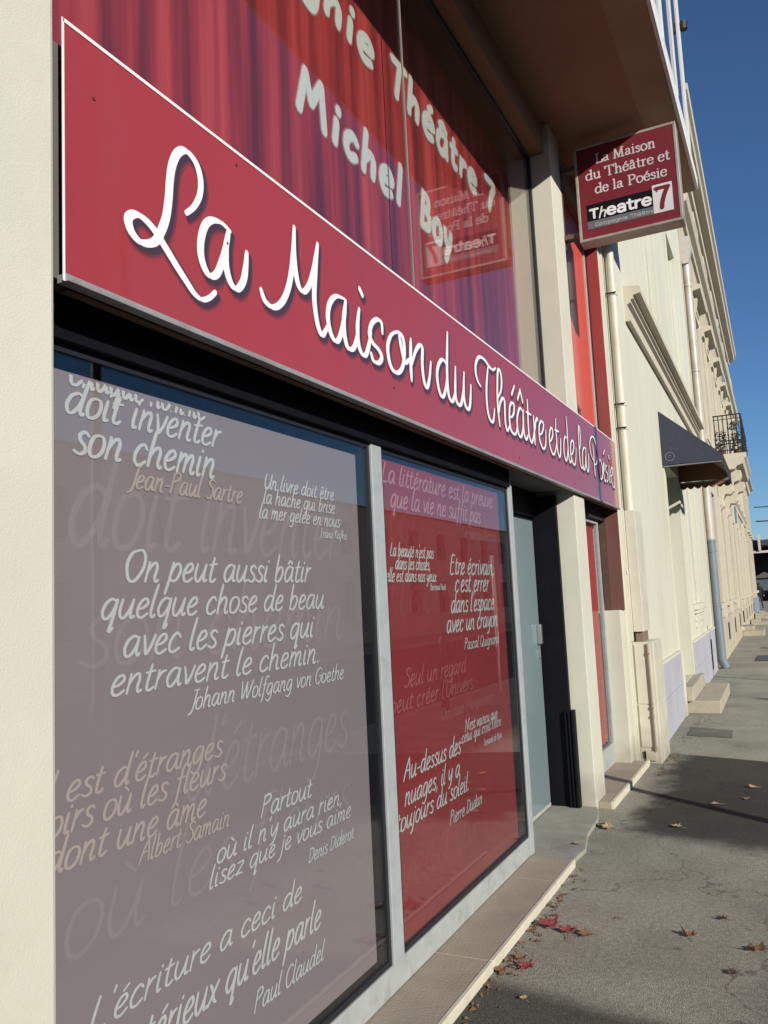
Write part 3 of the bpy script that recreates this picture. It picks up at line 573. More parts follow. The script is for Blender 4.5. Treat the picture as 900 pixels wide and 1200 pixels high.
POST['é'] = (POST['e'][0], POST['e'][1]+[[(.28,.70),(.40,.80)]]); POST['â'] = (POST['a'][0], POST['a'][1]+[[(.16,.68),(.30,.79)],[(.30,.79),(.44,.68)]])
for i, (gw, mt_, lf) in enumerate(((.133, RING1, .0004), (.121, RING2, .0014), (.110, RING3, .0024), (.100, RING4, .0034), (.090, LETW, .0044))):
    pen = Pen(); pen.lift = lf
    for text, y0, y1, z_, s_ in (('Compagnie', 1.78, 3.86, 4.49, .30), ('Théâtre', 4.03, 5.50, 4.49, .31), ('7', 5.62, 5.90, 4.49, .33), ('Michel', 2.99, 4.14, 3.825, .30), ('Boy', 4.37, 4.90, 3.825, .30)):
        write(pen, text, y0, y1, z_, s_*.94, gw*s_/.3*.66, .16, k=4, wv=.92, font=POST, taper=.9)
    pen.build('poster_lettering' if i == 4 else 'lettering_glow', mt_, ((-1.8298,0,0),(0,1,0),(0,0,1),(1,0,0)), uwo)

# stone sills and steps in front of the shopfront
def slab(name, label, mt, x0, x1, y0, y1, z1, edge=True):
    t = wthing(name, label, 'step', ((x0+x1)/2, (y0+y1)/2, 0))
    return t
sl_ = slab('stone_sill', 'long brown stone sill with a pale front edge under the shop windows', SILL, -1.6, -1.32, -2, 5.0, .045)
ys = [-3.0, -1.4, .35, 2.02, 3.55, 4.62, 5.02]
for i in range(len(ys)-1):
    box('stone', SILL, sl_, -1.60, -1.345, ys[i]+.001, ys[i+1]-.001, 0, .042, .003)
    box('edge_stone', SILLE, sl_, -1.344, -1.322, ys[i]+.001, ys[i+1]-.001, 0, .045, .004)
ds = slab('doorstep', 'grey concrete threshold in front of the frosted theatre door', CONC, -1.8, -1.35, 5.03, 6.4, .03)
MB().prism_z([(-1.86,5.03),(-1.345,5.03),(-1.325,5.30),(-1.385,5.62),(-1.40,6.0),(-1.445,6.22),(-1.475,6.328),(-1.86,6.328)], 0, .030).build('threshold', CONC, ds, bev=.006)
s2 = slab('bay_sill', 'short stone sill with pale edge below the second red window', SILL, -1.6, -1.37, 6.67, 8.0, .05)
box('stone', SILL, s2, -1.70, -1.395, 6.35+.32, 8.02, 0, .050, .004)
box('stone', SILL, s2, -1.479, -1.395, 6.40, 6.665, 0, .049, .004)
box('edge_stone', SILLE, s2, -1.394, -1.366, 6.40, 8.06, 0, .053, .004)

# ---------------------------------------------------------------- fascia banner
bn = wthing('fascia_sign', 'long red fascia sign with large white script lettering above the shop windows', 'shop sign', (-1.46, 4.67, 2.37))
for a, b in ((1.338, 4.72), (4.7215, 8.003)):
    box('panel', BANNER, bn, -1.4546, -1.4506, a, b, 2.392, 3.024, 0)
wf = MB(); wf.box(-1.4505,-1.4485,1.335,8.006,3.016,3.026); wf.box(-1.4505,-1.4485,1.331,1.3375,2.372,3.026)
wf.build('white_border', WHITEL, bn)
rl = MB(); rl.prism_y([(-1.475,2.372),(-1.440,2.372),(-1.440,2.378),(-1.447,2.391),(-1.475,2.391)], 1.338, 8.006)
rl.build('bottom_rail', RAIL, bn)
box('backing_batten', BROWN, bn, -1.505, -1.4755, 1.37, 8.0, 2.366, 2.395, .002)
box('backing_board', BROWN, bn, -1.503, -1.4565, 1.39, 7.98, 2.397, 3.01, 0)
def script(shift, wh, wv, lift, name, mt_):
    pen = Pen(); pen.lift = lift
    for i, st in enumerate(TRACE):
        pts = [(y+shift[0], z+shift[1]) for y, z in st]
        f_ = 1 - .22*max(0, min(1, (pts[0][0]-4.0)/3.5))
        pen.stroke(pts, wh*f_, wv*f_, .62 if len(pts) > 2 else .9, k=7, ends=6)
    pen.build(name, mt_, ((-1.4505,0,0),(0,1,0),(0,0,1),(1,0,0)), bn)
script((.016,-.012), .056, .040, .0002, 'lettering_outer_shade', SH1)
script((.015,-.0115), .047, .031, .0008, 'lettering_middle_shade', SH2)
script((.013,-.010), .038, .022, .0014, 'lettering_shade', SH3)
script((0,0), .0315, .0155, .0022, 'script_lettering', WHITE)
for (y, z_) in ((1.43,2.873),(1.96,2.70),(2.02,2.98),(3.08,2.72),(3.1,2.50),(4.6,2.97),(4.85,2.44),(6.2,2.96),(6.25,2.43),(7.85,2.95)):
    MB().tube([(-1.451,y,z_),(-1.4475,y,z_)], .005, 8).build('screw', mat('rusty_screw', (.13,.04,.03), .6), bn)

# ---------------------------------------------------------------- projecting sign
ps = wthing('projecting_sign', 'double sided red box sign with white serif lettering hanging under the overhang', 'sign', (-.95, 6.7, 4.46))
SX0, SX1, SY0, SY1, SZ0, SZ1 = -1.345, -.540, 6.60, 6.76, 4.450, 5.262
fr = MB(); t_ = .022
for (a, b, c, d_) in ((SX0, SX0+t_, SZ0, SZ1), (SX1-t_, SX1, SZ0, SZ1), (SX0+t_, SX1-t_, SZ0, SZ0+t_), (SX0+t_, SX1-t_, SZ1-t_, SZ1)):
    fr.box(a, b, SY0, SY1, c, d_)
fr.build('case', mat('sign_case', (.36,.33,.28), .45, .2, var=.15, scale=6, dirt=(.22,.17,.12), dscale=5), ps, bev=.003)
box('case_back', mat('case_inside', (.3,.28,.25), .8), ps, SX0+t_, SX1-t_, SY0+.03, SY1-.03, SZ0+t_, SZ1-t_, 0)
def sign_face(yf, flip):
    sg = -1 if not flip else 1
    ux = 1 if not flip else -1
    cx = (SX0+SX1)/2
    def bx(name, mt_, u0, u1, v0, v1, d0, d1):
        xs = sorted((cx+ux*(u0-.4025), cx+ux*(u1-.4025))); yy = sorted((yf+sg*d0, yf+sg*d1))
        return box(name, mt_, ps, xs[0], xs[1], yy[0], yy[1], SZ0+v0, SZ0+v1, 0)
    bx('face', SIGNRED, .022, .783, .022, .790, -.004, .004)
    bx('black_band', BLACK, .072, .592, .098, .302, .004, .0052)
    bx('grey_band', mat('grey_print', (.12,.12,.14), .5), .072, .592, .095, .160, .0054, .0062)
    bx('white_square', mat('white_square_print', (.62,.62,.62), .5), .592, .742, .098, .330, .004, .0056)
    fr_ = ((cx-ux*.4025, yf+sg*.0066, SZ0), (ux,0,0), (0,0,1), (0,sg,0))
    for text, u0, u1, v, s_ in (('La Maison', .170, .645, .640, .118), ('du Théâtre et', .082, .745, .512, .118), ('de la Poésie', .150, .715, .385, .118)):
        pen = Pen(); write(pen, text, u0, u1, v, s_, .0135, 0, k=4, font=SERIF, wv=.55, taper=.95)
        pen.build('serif_lettering', mat('sign_white', (.55,.49,.49), .5), fr_, ps)
    pen = Pen()
    write(pen, 'T', .095, .165, .183, .10, .020, 0, font=SANS, wv=.95, taper=1); write(pen, 'h', .160, .222, .175, .112, .012, .28, font=SANS, wv=.95, taper=1)
    write(pen, 'eatre', .228, .585, .183, .115, .021, 0, font=SANS, wv=.9, taper=1)
    pen.build('theatre_lettering', mat('sign_bright_white', (.72,.72,.72), .5), fr_, ps)
    pen = Pen(); write(pen, 'Compagnie Théâtre', .13, .60, .112, .036, .0042, 0, font=SANS, wv=1, taper=1)
    pen.build('small_lettering', mat('sign_grey', (.42,.42,.42), .5), fr_, ps)
    pen = Pen(); pen.stroke([(.625,.275),(.628,.295)], .014, .014, 1); pen.stroke([(.618,.297),(.715,.297)], .030, .030, 1); pen.stroke([(.708,.295),(.680,.235),(.662,.180),(.655,.135)], .036, .03, 1)
    pen.build('numeral_seven', SIGNRED, fr_, ps)
SERIF = {}
def S(ch, adv, *st): SERIF[ch] = (adv/100, [[tuple(float(q)/100 for q in p.split(',')) for p in x.split()] for x in st])
S('L',58,'16,66 16,0','6,67 28,67','6,0 50,0','50,0 53,16'); S('a',46,'8,36 18,43 30,40 32,28','32,30 32,6 42,1','32,26 14,22 6,10 14,0 32,9'); S('M',88,'18,66 14,0','18,66 42,2','42,2 66,66','66,66 70,0','6,67 20,67','64,67 80,67','4,0 24,0','58,0 82,0')
S('i',27,'13,43 13,0','4,0 23,0','5,41 13,43','12,60 14,61'); S('s',38,'31,34 22,43 10,38 10,28 26,20 32,10 20,-1 6,6'); S('o',50,'24,44 8,36 6,16 16,0 30,0 44,14 42,34 26,44'); S('n',54,'13,43 13,0','4,0 22,0','5,41 13,43','13,30 26,43 38,40 41,28','41,30 41,0','32,0 50,0')
S('d',52,'41,69 41,2','32,67 41,69','41,2 50,2','41,34 24,44 8,34 6,16 16,0 32,4 41,12'); S('u',54,'12,42 12,14 20,0 32,2 41,14','41,43 41,0','4,42 12,43','33,42 41,43','41,0 50,2'); S('T',64,'32,66 32,0','22,0 42,0','4,66 60,66','4,66 4,54','60,66 60,54')
S('h',54,'13,69 13,0','4,0 22,0','4,67 13,69','13,30 26,43 38,40 41,28','41,30 41,0','32,0 50,0'); S('e',44,'6,25 38,25','38,25 36,38 24,44 10,38 5,20 12,3 26,-1 38,8'); S('t',32,'15,58 15,10 20,0 30,3','3,42 29,42'); S('r',38,'13,43 13,0','4,0 24,0','5,41 13,43','13,30 22,42 34,41')
S('l',27,'13,69 13,0','4,0 23,0','4,67 13,69'); S('P',58,'16,66 16,0','6,0 28,0','6,66 34,66 50,58 50,42 36,32 16,32'); S(' ',26)
for k_, b_, s_ in (('é','e',['20,52 30,62']),('â','a',['12,52 20,61 29,52'])): SERIF[k_] = (SERIF[b_][0], SERIF[b_][1] + [[tuple(float(q)/100 for q in p.split(',')) for p in x.split()] for x in s_])
SANS = {}
def N(ch, adv, *st): SANS[ch] = (adv/100, [[tuple(float(q)/100 for q in p.split(',')) for p in x.split()] for x in st])
N('T',64,'4,72 60,72','32,72 32,2'); N('h',56,'10,78 10,0','10,34 24,48 40,46 46,32','46,34 46,0'); N('e',58,'8,27 50,27','50,27 46,44 30,52 14,46 7,26 14,6 30,0 48,7'); N('a',56,'10,44 24,52 40,48 45,34','45,36 45,1','45,28 20,28 7,14 16,0 34,2 45,14')
N('t',40,'18,68 18,12 24,2 36,3','3,50 35,50'); N('r',40,'10,50 10,0','10,30 20,46 36,50'); N('C',60,'54,60 38,72 16,62 8,36 16,8 38,0 54,10'); N('o',56,'28,51 10,42 7,24 14,4 30,0 46,10 48,30 42,46 28,51'); N('m',80,'8,50 8,0','8,32 20,50 36,46 38,30','38,34 38,0','38,32 50,50 64,46 68,30','68,34 68,0')
N('p',58,'9,50 9,-22','9,36 24,51 42,46 50,26 42,5 26,0 9,12'); N('g',58,'48,50 48,-8 38,-22 12,-20','48,36 34,51 14,46 7,26 14,5 30,0 48,12'); N('n',56,'10,50 10,0','10,32 24,50 40,46 46,30','46,34 46,0'); N('i',24,'12,50 12,0','12,68 12,70'); N(' ',30)
for k_, b_, s_ in (('é','e',['24,62 36,76']),('â','a',['12,62 26,76 40,62'])): SANS[k_] = (SANS[b_][0], SANS[b_][1] + [[tuple(float(q)/100 for q in p.split(',')) for p in x.split()] for x in s_])
sign_face(SY0+.008, False); sign_face(SY1-.008, True)
br = MB(); br.box(-1.478, SX0-.001, 6.64, 6.72, 5.10, 5.14); br.box(-1.478, SX0-.001, 6.64, 6.72, 4.52, 4.56); br.box(-1.60,-1.478,6.665,6.72,4.45,5.2)
br.build('bracket', mat('bracket_paint', (.10,.06,.05), .7), ps, bev=.003)

# ---------------------------------------------------------------- cabinet, duct and pipe between the two buildings
cb = wthing('meter_cabinet', 'cream waist high meter cabinet with two doors standing on the pavement', 'cabinet', (-1.35, 8.4, 0))
box('case', PIPEW, cb, -1.46, -1.272, 8.16, 8.70, .0, 1.12, .005)
for z0, z1 in ((.15, .535), (.545, 1.09)):
    box('side_panel', PIPEW, cb, -1.445, -1.300, 8.152, 8.161, z0, z1, .002)
for z0, z1 in ((.02, .31), (.32, .70), (.71, 1.10)):
    box('front_panel', PIPEW, cb, -1.273, -1.267, 8.17, 8.66, z0, z1, .002)
box('base_box', PIPEW, cb, -1.41, -1.315, 8.140, 8.161, .03, .115, .003)
box('slot', DARKIN, cb, -1.43, -1.418, 8.148, 8.161, .05, .11, 0)
MB().tube([(-1.322,8.145,.11),(-1.328,8.145,1.10)], .011, 8).build('shadow_strip', mat('shadow_brown', (.20,.15,.11), .7), cb, smooth=True)  # dark brown rod painting the shadow strip on the cabinet side
for z_ in (.50, .42, 1.0): MB().tube([(-1.325,8.145,z_),(-1.325,8.145,z_+.02)], .018, 8).build('shadow_strip_collar', mat('shadow_brown', (.20,.15,.11), .7), cb)  # collar shapes of the same painted shadow
dc = wthing('duct_casing', 'tall cream boxed duct between meter cabinet and downpipe', 'duct', (-1.40, 8.3, 1.22))
box('front_casing', PIPEW, dc, -1.44, -1.345, 8.17, 8.55, 1.215, 2.375, .004)
box('side_strip', PIPEW, dc, -1.472, -1.441, 8.135, 8.17, 1.13, 2.38, .002)
box('hinge', WHITEL, dc, -1.452, -1.440, 8.128, 8.138, 1.76, 1.80, .001)
box('foot', mat('cabinet_gap', (.20,.14,.10), .8), dc, -1.43, -1.36, 8.20, 8.5, 1.122, 1.213, .002)
dp_ = wthing('downpipe', 'cream painted downpipe beside the red window bay', 'downpipe', (-1.40, 8.27, 2.38))
MB().tube([(-1.405,8.27,2.38),(-1.405,8.27,5.38)], .040, 16).build('pipe', PIPEW, dp_, smooth=True)
for z_ in (3.18, 3.42, 4.55):
    MB().tube([(-1.405,8.27,z_),(-1.405,8.27,z_+.035)], .047, 16).build('collar', PIPEW, dp_, smooth=True)
    box('clip', IRON, dp_, -1.47, -1.36, 8.215, 8.225, z_+.01, z_+.022, 0)
for k, xx in enumerate((-1.474, -1.462)):
    MB().tube([(xx,8.20,2.40),(xx,8.20,5.2)], .0045, 6).build('cable', IRON, dp_)

# ---------------------------------------------------------------- first cream house
h1 = sthing('plain_house', 'smooth pale cream house with awning door next to the theatre', 'house', (0, 4, 0))
op1 = [(2.35,3.90,.36,3.25),(5.05,6.6,1.35,3.45),(2.15,3.25,5.22,7.7),(5.45,6.75,5.22,7.7),(2.15,3.25,8.7,10.6),(5.45,6.75,8.7,10.6)]
wall_boxes(MB(), -.5, 0, -.60, 8.58, 0, 11.75, op1).build('wall', WALLB, h1)
box('wall', WALLB, h1, -8, -.5, -.60, -.4, 0, 11.7, 0)
box('back_lining', mat('reveal_lining', (.45,.43,.36), .9), h1, -.62, -.502, -.38, 8.58, 0, 11.7, 0)
for (a, b, c, d_) in op1[1:]:
    s = quad_frame(MB(), -.12, -.07, a+.001, b-.001, c+.001, d_-.001, .06).build('window', LOUVRE, h1)
    md = (a+b)/2
    for y0, y1 in ((a+.065, md-.004), (md+.004, b-.065)):
        sh = MB().box(-.105,-.085, y0, y1, c+.065, d_-.065).build('shutter', LOUVRE, s)
for (a, b, c, d_) in op1[1:4]:
    box('window_sill', WALLB, h1, 0, .07, a-.08, b+.08, c-.09, c-.002, .006)
for (a, b, c, d_) in op1:
    f = MB(); f.box(0,.022, a-.13, a-.002, c, d_+.12); f.box(0,.022, b+.002, b+.13, c, d_+.12); f.box(0,.0215, a-.002, b+.002, d_+.002, d_+.12)
    f.build('surround', WALLB, h1, bev=.003)
dd = box('house_door', mat('grey_green_door', (.30,.31,.27), .6, var=.08), h1, -.40, -.35, 2.36, 3.89, .36, 3.24, .003)
for z0, z1 in ((.5,1.2),(1.35,2.2),(2.35,3.1)):
    for y0, y1 in ((2.45,3.08),(3.17,3.80)): box('door_panel', mat('grey_green_door', (.30,.31,.27), .6), dd, -.352, -.335, y0, y1, z0, z1, .006)
cp = MB().prism_y([(0,4.46),(.055,4.46),(.055,4.51),(.03,4.52),(.03,4.64),(.07,4.66),(.07,4.69),(.10,4.70),(.10,4.735),(.175,4.75),(.175,4.815),(.15,4.83),(0,4.85)], -.12, 8.5)
cp.build('string_course', STONE2, h1)
for y0, y1 in ((.05,1.12),(1.13,2.2),(4.05,5.0),(5.01,6.6),(6.61,7.7),(7.71,8.5)):
    box('plinth_block', LILAC, h1, 0, .035, y0, y1, .0, .42, .006)
    box('plinth_block', LILAC, h1, 0, .035, y0, y1, .425, .80, .006)
pc = MB(); pc.box(0,.045,.03,2.22,.802,.83); pc.box(0,.045,4.03,8.52,.802,.83); pc.build('plinth_cap', WALLB, h1, bev=.004)
box('corner_plinth', WALLB, h1, 0, .05, 2.201, 2.34, 0, .80, .005)
box('vent', DARKIN, h1, .036, .040, 7.15, 7.45, .12, .66, 0)
for z_ in (1.20, 1.08, .98): box('sill_moulding', WALLB, h1, 0, .03+.02*(z_>1.1), 5.0, 6.68, z_, z_+.07, .005)
st = sthing('entrance_steps', 'two worn stone steps below the navy awning', 'steps', (.2, 3.5, 0))
box('lower_step', STEPM, st, .0, .435, 2.46, 4.62, 0, .165, .012)
box('upper_step', STEPM, st, -.38, .13, 2.355, 3.9, .166, .352, .012)
box('upper_step', STEPM, st, .052, .13, 3.901, 4.25, .166, .35, .012)

# awning
aw = sthing('door_awning', 'navy canvas awning with scalloped edge over the house door', 'awning', (.3, 3.2, 3.1))
A0, A1, AN = 2.20, 4.25, .74
MB().prism_y([(0.002,3.93),(AN,3.27),(AN,3.255),(0.002,3.915)], A0, A1).build('canopy', NAVY, aw)
MB().prism_y([(0.004,3.912),(AN-.003,3.252),(AN-.003,3.246),(0.004,3.906)], A0+.006, A1-.006).build('inner_sheet', TAN, aw)  # added sheet: underside of the canvas coloured as if sun shines through
MB().prism_y([(0.008,3.90),(AN-.006,3.244),(AN-.006,3.20),(0.008,3.21)], A1-.010, A1-.0045).build('side_lit_sheet', TAN, aw)  # added sheet, same painted see-through sunlight on the far cheek
for y_ in (A0, A1):
    MB().prism_y([(0.003,3.925),(AN-.002,3.262),(AN-.002,3.20),(0.003,3.21)], y_-.004, y_+.004).build('side_cheek', NAVY, aw)
def scallop(pts_fn, length, name, mt_=NAVY):
    m_ = MB(); n = int(length/.095); segs = 6; vs = []; fs = []
    N_ = n*segs
    for i in range(N_+1):
        u = i/N_*length; ph = (i%segs)/segs if i < N_ else 0; d_ = .035*abs(math.sin(math.pi*ph))
        for off in (0, .004):
            vs.append(pts_fn(u, 3.20, off)); vs.append(pts_fn(u, 3.125-d_, off))
    for i in range(N_):
        a = i*4; b = a+4
        fs += [(a,b,b+1,a+1),(a+2,a+3,b+3,b+2),(a,a+2,b+2,b),(a+1,b+1,b+3,a+3)]
    m_.add(vs, fs); return m_.build(name, mt_, aw)
scallop(lambda u, z, o: (AN-.002+o, A0+u, z), A1-A0, 'front_valance')
scallop(lambda u, z, o: (.01+u, A1+o, z), AN-.02, 'side_valance', TAN)  # far side, in the brown that paints sun through canvas
fr2 = MB(); fr2.tube([(.01,A0+.01,3.19),(AN-.01,A0+.01,3.19),(AN-.01,A1-.01,3.19),(.01,A1-.01,3.19)], .011, 8)
fr2.build('frame', mat('awning_frame', (.25,.25,.26), .4, .5), aw)
rg = MB(); ring = [(.10+.055*math.cos(t*math.pi/8), A0-.006, 3.31+.055*math.sin(t*math.pi/8)) for t in range(17)]
rg.tube(ring, .006, 6, caps=False); rg.tube([(.10+.02*math.cos(t*math.pi/4), A0-.006, 3.31+.02*math.sin(t*math.pi/4)) for t in range(7)], .005, 6)
rg.build('round_emblem', mat('emblem_grey', (.14,.15,.18), .7), aw)

# second downpipe with rain head, at the joint of the two houses
d2 = sthing('downpipe', 'thick weathered downpipe with blue grey foot between the two houses', 'downpipe', (.1, 8.75, 0))
MB().tube([(.09,8.78,2.55),(.09,8.78,8.3)], .075, 14).build('pipe', PIPEA, d2, smooth=True)
MB().tube([(.09,8.78,1.25),(.09,8.78,2.55)], .083, 14).build('lower_pipe', PIPEB, d2, smooth=True)
MB().tube([(.09,8.78,1.25),(.10,8.78,.2),(.16,8.80,.02)], .088, 14).build('foot_pipe', PIPEB, d2, smooth=True)
for z_ in (1.22, 2.3, 2.5): MB().tube([(.09,8.78,z_),(.09,8.78,z_+.04)], .095, 14).build('collar', PIPEB, d2, smooth=True)
for z_ in (4.2, 6.0, 7.8): MB().tube([(.09,8.78,z_),(.09,8.78,z_+.04)], .088, 14).build('collar', PIPEA, d2, smooth=True)
MB().prism_y([(.0,8.85),(.22,8.85),(.22,8.6),(.15,8.28),(.03,8.28),(.0,8.5)], 8.66, 8.92).build('rain_head', PIPEA, d2)

# ---------------------------------------------------------------- ornate house
h2 = sthing('ornate_house', 'tall weathered stone house with hooded windows, cornices and a balcony', 'house', (0, 22, 0))
C2 = [11.0 + 3.3*k for k in range(8)]
op2 = []
for k, c in enumerate(C2):
    op2 += [(c-.55,c+.55,1.25,3.7) if k != 3 else (c-.65,c+.65,.3,3.7), (c-.6,c+.6,4.95,7.75), (c-.5,c+.5,10.25,11.35)]
wall_boxes(MB(), -.5, .02, 8.585, 36, 0, 12.0, op2).build('wall', STONE, h2)
box('back_lining', mat('dark_room', (.05,.045,.04), .9), h2, -.62, -.502, 8.6, 36, 0, 12, 0)
for k, c in enumerate(C2):
    for j, (hw, z0, z1) in enumerate(((.55,1.25,3.7),(.6,4.95,7.75),(.5,10.25,11.35))):
        if k == 3 and j == 0: hw, z0 = .65, .3
        s = quad_frame(MB(), -.22, -.16, c-hw+.001, c+hw-.001, z0+.001, z1-.001, .05).build('window', SHUT, h2)
        if (k*3+j) % 3:
            for y0, y1 in ((c-hw+.055, c-.004), (c+.004, c+hw-.055)): MB().box(-.20,-.18, y0, y1, z0+.055, z1-.055).build('shutter', SHUT, s)
        else:
            MB().box(-.195,-.185, c-hw+.055, c+hw-.055, z0+.055, z1-.055).build('pane', PANE, s)
            MB().box(-.21,-.175, c-.025, c+.025, z0+.055, z1-.055).build('glazing_bar', SHUT, s)
        f = MB(); f.box(.02,.085, c-hw-.18, c-hw-.002, z0, z1+.16); f.box(.02,.085, c+hw+.002, c+hw+.18, z0, z1+.16); f.box(.02,.083, c-hw-.002, c+hw+.002, z1+.002, z1+.16)
        f.build('surround', STONE2, h2, bev=.006)
        if j < 2: box('window_sill', STONE2, h2, .02, .14, c-hw-.2, c+hw+.2, z0-.12, z0-.002, .008)
    hd = MB().prism_y([(.02,8.02),(.08,8.04),(.10,8.14),(.26,8.18),(.28,8.27),(.02,8.33)], c-.95, c+.95).build('window_hood', STONE2, h2)
    for y_ in (c-.72, c+.72):
        MB().prism_y([(.086,8.02),(.17,8.02),(.15,7.85),(.11,7.7),(.086,7.62)], y_-.07, y_+.07).build('console', STONE2, hd)
for prof, nm in (([(.02,9.60),(.08,9.62),(.10,9.70),(.20,9.76),(.24,9.86),(.24,9.92),(.02,9.99)], 'cornice'), ([(.02,4.45),(.07,4.46),(.09,4.6),(.15,4.66),(.15,4.72),(.02,4.78)], 'string_course')):
    MB().prism_y(prof, 8.95, 36).build(nm, STONE2, h2)
MB().prism_y([(.02,11.62),(.12,11.66),(.15,11.80),(.34,11.86),(.37,11.96),(.43,12.0),(.45,12.12),(.02,12.2)], 8.62, 31.5).build('eaves_cornice', STONE2, h2)
MB().prism_y([(.02,12.20),(.36,12.2),(-4,14.0),(-6,13.9),(-6,12.2)], 8.62, 31.5).build('roof', ROOFT, h2)
for i in range(26): box('plinth_block', STONE, h2, .021, .085, 9.0+i*1.03, 10.02+i*1.03, 0, .9, .012) if not (19.9 < 9.5+i*1.03 < 21.9) else None
for i in range(8):
    c = 12.6+i*3.3; box('basement_vent', DARKIN, h2, .086, .092, c-.25, c+.25, .35, .75, 0)
for y_ in (12.65, 15.95, 22.55, 25.85, 32.4):
    MB().prism_y([(.02,.9),(.07,.9),(.07,4.44),(.02,4.44)], y_-.3, y_+.3).build('pilaster', STONE2, h2)
box('thin_downpipe', PIPEB, h2, .03, .10, 24.0, 24.09, 3.9, 11.8, .01) 
ec = MB(); ec.tube([(.1,24.05,11.8),(.3,24.05,12.0)], .07, 10); ec.build('pipe_elbow', PIPEA, h2)
# balcony (part of the house) > railing and corbels
bs = MB().prism_y([(.02,4.60),(.5,4.60),(.56,4.68),(.70,4.72),(.74,4.84),(.80,4.90),(.80,5.0),(.02,5.0)], 13.9, 18.1).build('balcony_slab', STONE2, h2)
for c in (14.25, 17.0):
    pts = [(.02,4.6),(.62,4.6),(.64,4.45),(.56,4.32),(.44,4.30),(.40,4.20),(.42,4.08),(.32,3.98),(.20,4.0),(.14,3.85),(.16,3.7),(.02,3.55)]
    MB().prism_y(pts, c, c+.45).build('corbel', STONE2, h2, bev=.02)
rl = MB()
def rail_path(z, r): rl.tube([(.03,13.95,z),(.74,13.95,z),(.74,18.05,z),(.03,18.05,z)], r, 6)
rail_path(6.02, .018); rail_path(5.10, .014); rail_path(5.92, .010); rail_path(5.28, .008)
rlo = rl.build('railing', IRON, h2)
def bal(x, y):
    m_ = MB(); m_.tube([(x,y,5.0),(x,y,6.02)], .013, 6)
    m_.tube([(x,y,5.45),(x,y,5.5),(x,y,5.55)], [.009,.022,.009], 6); m_.tube([(x,y,5.28),(x+.0,y+.03,5.34),(x,y,5.4)], .009, 5); m_.tube([(x,y,5.92),(x,y+.03,5.86),(x,y,5.8)], .006, 5)
    m_.build('baluster', IRON, rlo)
for i in range(7): bal(.10+i*.105, 13.95)
for i in range(1, 32): bal(.74, 13.95+i*.13)
for i in range(6): bal(.10+i*.105, 18.05)

def blob_plant(name, label, pos, r, h, seed):
    t = sthing(name, label, 'plant', pos, 'pots of plants on the balcony'); rnd = random.Random(seed)
    MB().tube([(pos[0],pos[1],pos[2]),(pos[0],pos[1],pos[2]+.14)], [.07,.10], 12).build('pot', mat('terracotta', (.18,.08,.05), .8), t, smooth=True)
    m_ = MB()
    for i in range(150):
        a = rnd.uniform(0, 6.28); q = rnd.random()**.5*r; z = pos[2]+.14+rnd.random()*h; s_ = rnd.uniform(.025,.05)
        c = Vector((pos[0]+q*math.cos(a), pos[1]+q*math.sin(a), z)); u = Vector((rnd.uniform(-1,1),rnd.uniform(-1,1),rnd.uniform(-1,1))).normalized(); v = u.orthogonal().normalized()
        m_.add([c-u*s_, c+v*s_*.5, c+u*s_, c-v*s_*.5], [(0,1,2,3)])
    m_.build('foliage', mat('dark_leaves', (.03,.045,.025), .7, var=.4, scale=20), t)
blob_plant('potted_plant', 'small dark potted plant at the near inner corner of the balcony', (.22, 14.15, 5.0), .13, .5, 1)
blob_plant('potted_plant', 'bushy dark potted plant at the outer corner of the balcony', (.60, 14.3, 5.0), .2, .75, 2)
blob_plant('potted_plant', 'dark potted plant in the middle of the balcony', (.60, 15.6, 5.0), .2, .6, 3)

# ---------------------------------------------------------------- houses further along
def far_house(label, s0, s1, h, wmt, base_mt, n0, bays, eave, name='terraced_house'):
    t = sthing(name, label, 'house', (n0, (s0+s1)/2, 0))
    ops = []
    for k in range(bays):
        c = s0 + (k+.5)*(s1-s0)/bays; ops += [(c-.5,c+.5,1.3,3.2)] + ([(c-.5,c+.5,4.4,6.2)] if h > 6.8 else [])
    wall_boxes(MB(), n0-.5, n0, s0, s1, 0, h, ops).build('wall', wmt, t)
    box('back_lining', mat('dark_room', (.05,.045,.04), .9), t, n0-.62, n0-.502, s0, s1, 0, h, 0)
    for (a, b, c, d_) in ops:
        f = quad_frame(MB(), n0-.14, n0-.08, a+.001, b-.001, c+.001, d_-.001, .06).build('window', SHUT, t)
        MB().box(n0-.12, n0-.10, a+.06, b-.06, c+.06, d_-.06).build('shutter', SHUT, f)
        box('window_sill', STONE2, t, n0, n0+.12, a-.1, b+.1, c-.12, c-.002, .006)
    box('plinth', base_mt, t, n0, n0+.06, s0+.02, s1-.02, 0, .95, .01)
    MB().prism_y([(n0,h-.45),(n0+.1,h-.4),(n0+.15,h-.2),(n0+eave,h-.12),(n0+eave,h),(n0,h+.05)], s0, s1).build('eaves', STONE2, t)
    MB().prism_y([(n0+eave-.02,h+.05),(n0-4,h+1.8),(n0-6,h+1.7),(n0-6,h+.05)], s0, s1).build('roof', ROOFT, t)
    return t
far_house('lower stone house with grey blue plinth beyond the ornate house', 36.05, 45.5, 7.4, STONE, mat('blue_plinth', (.20,.27,.34), .8), .10, 4, .3)
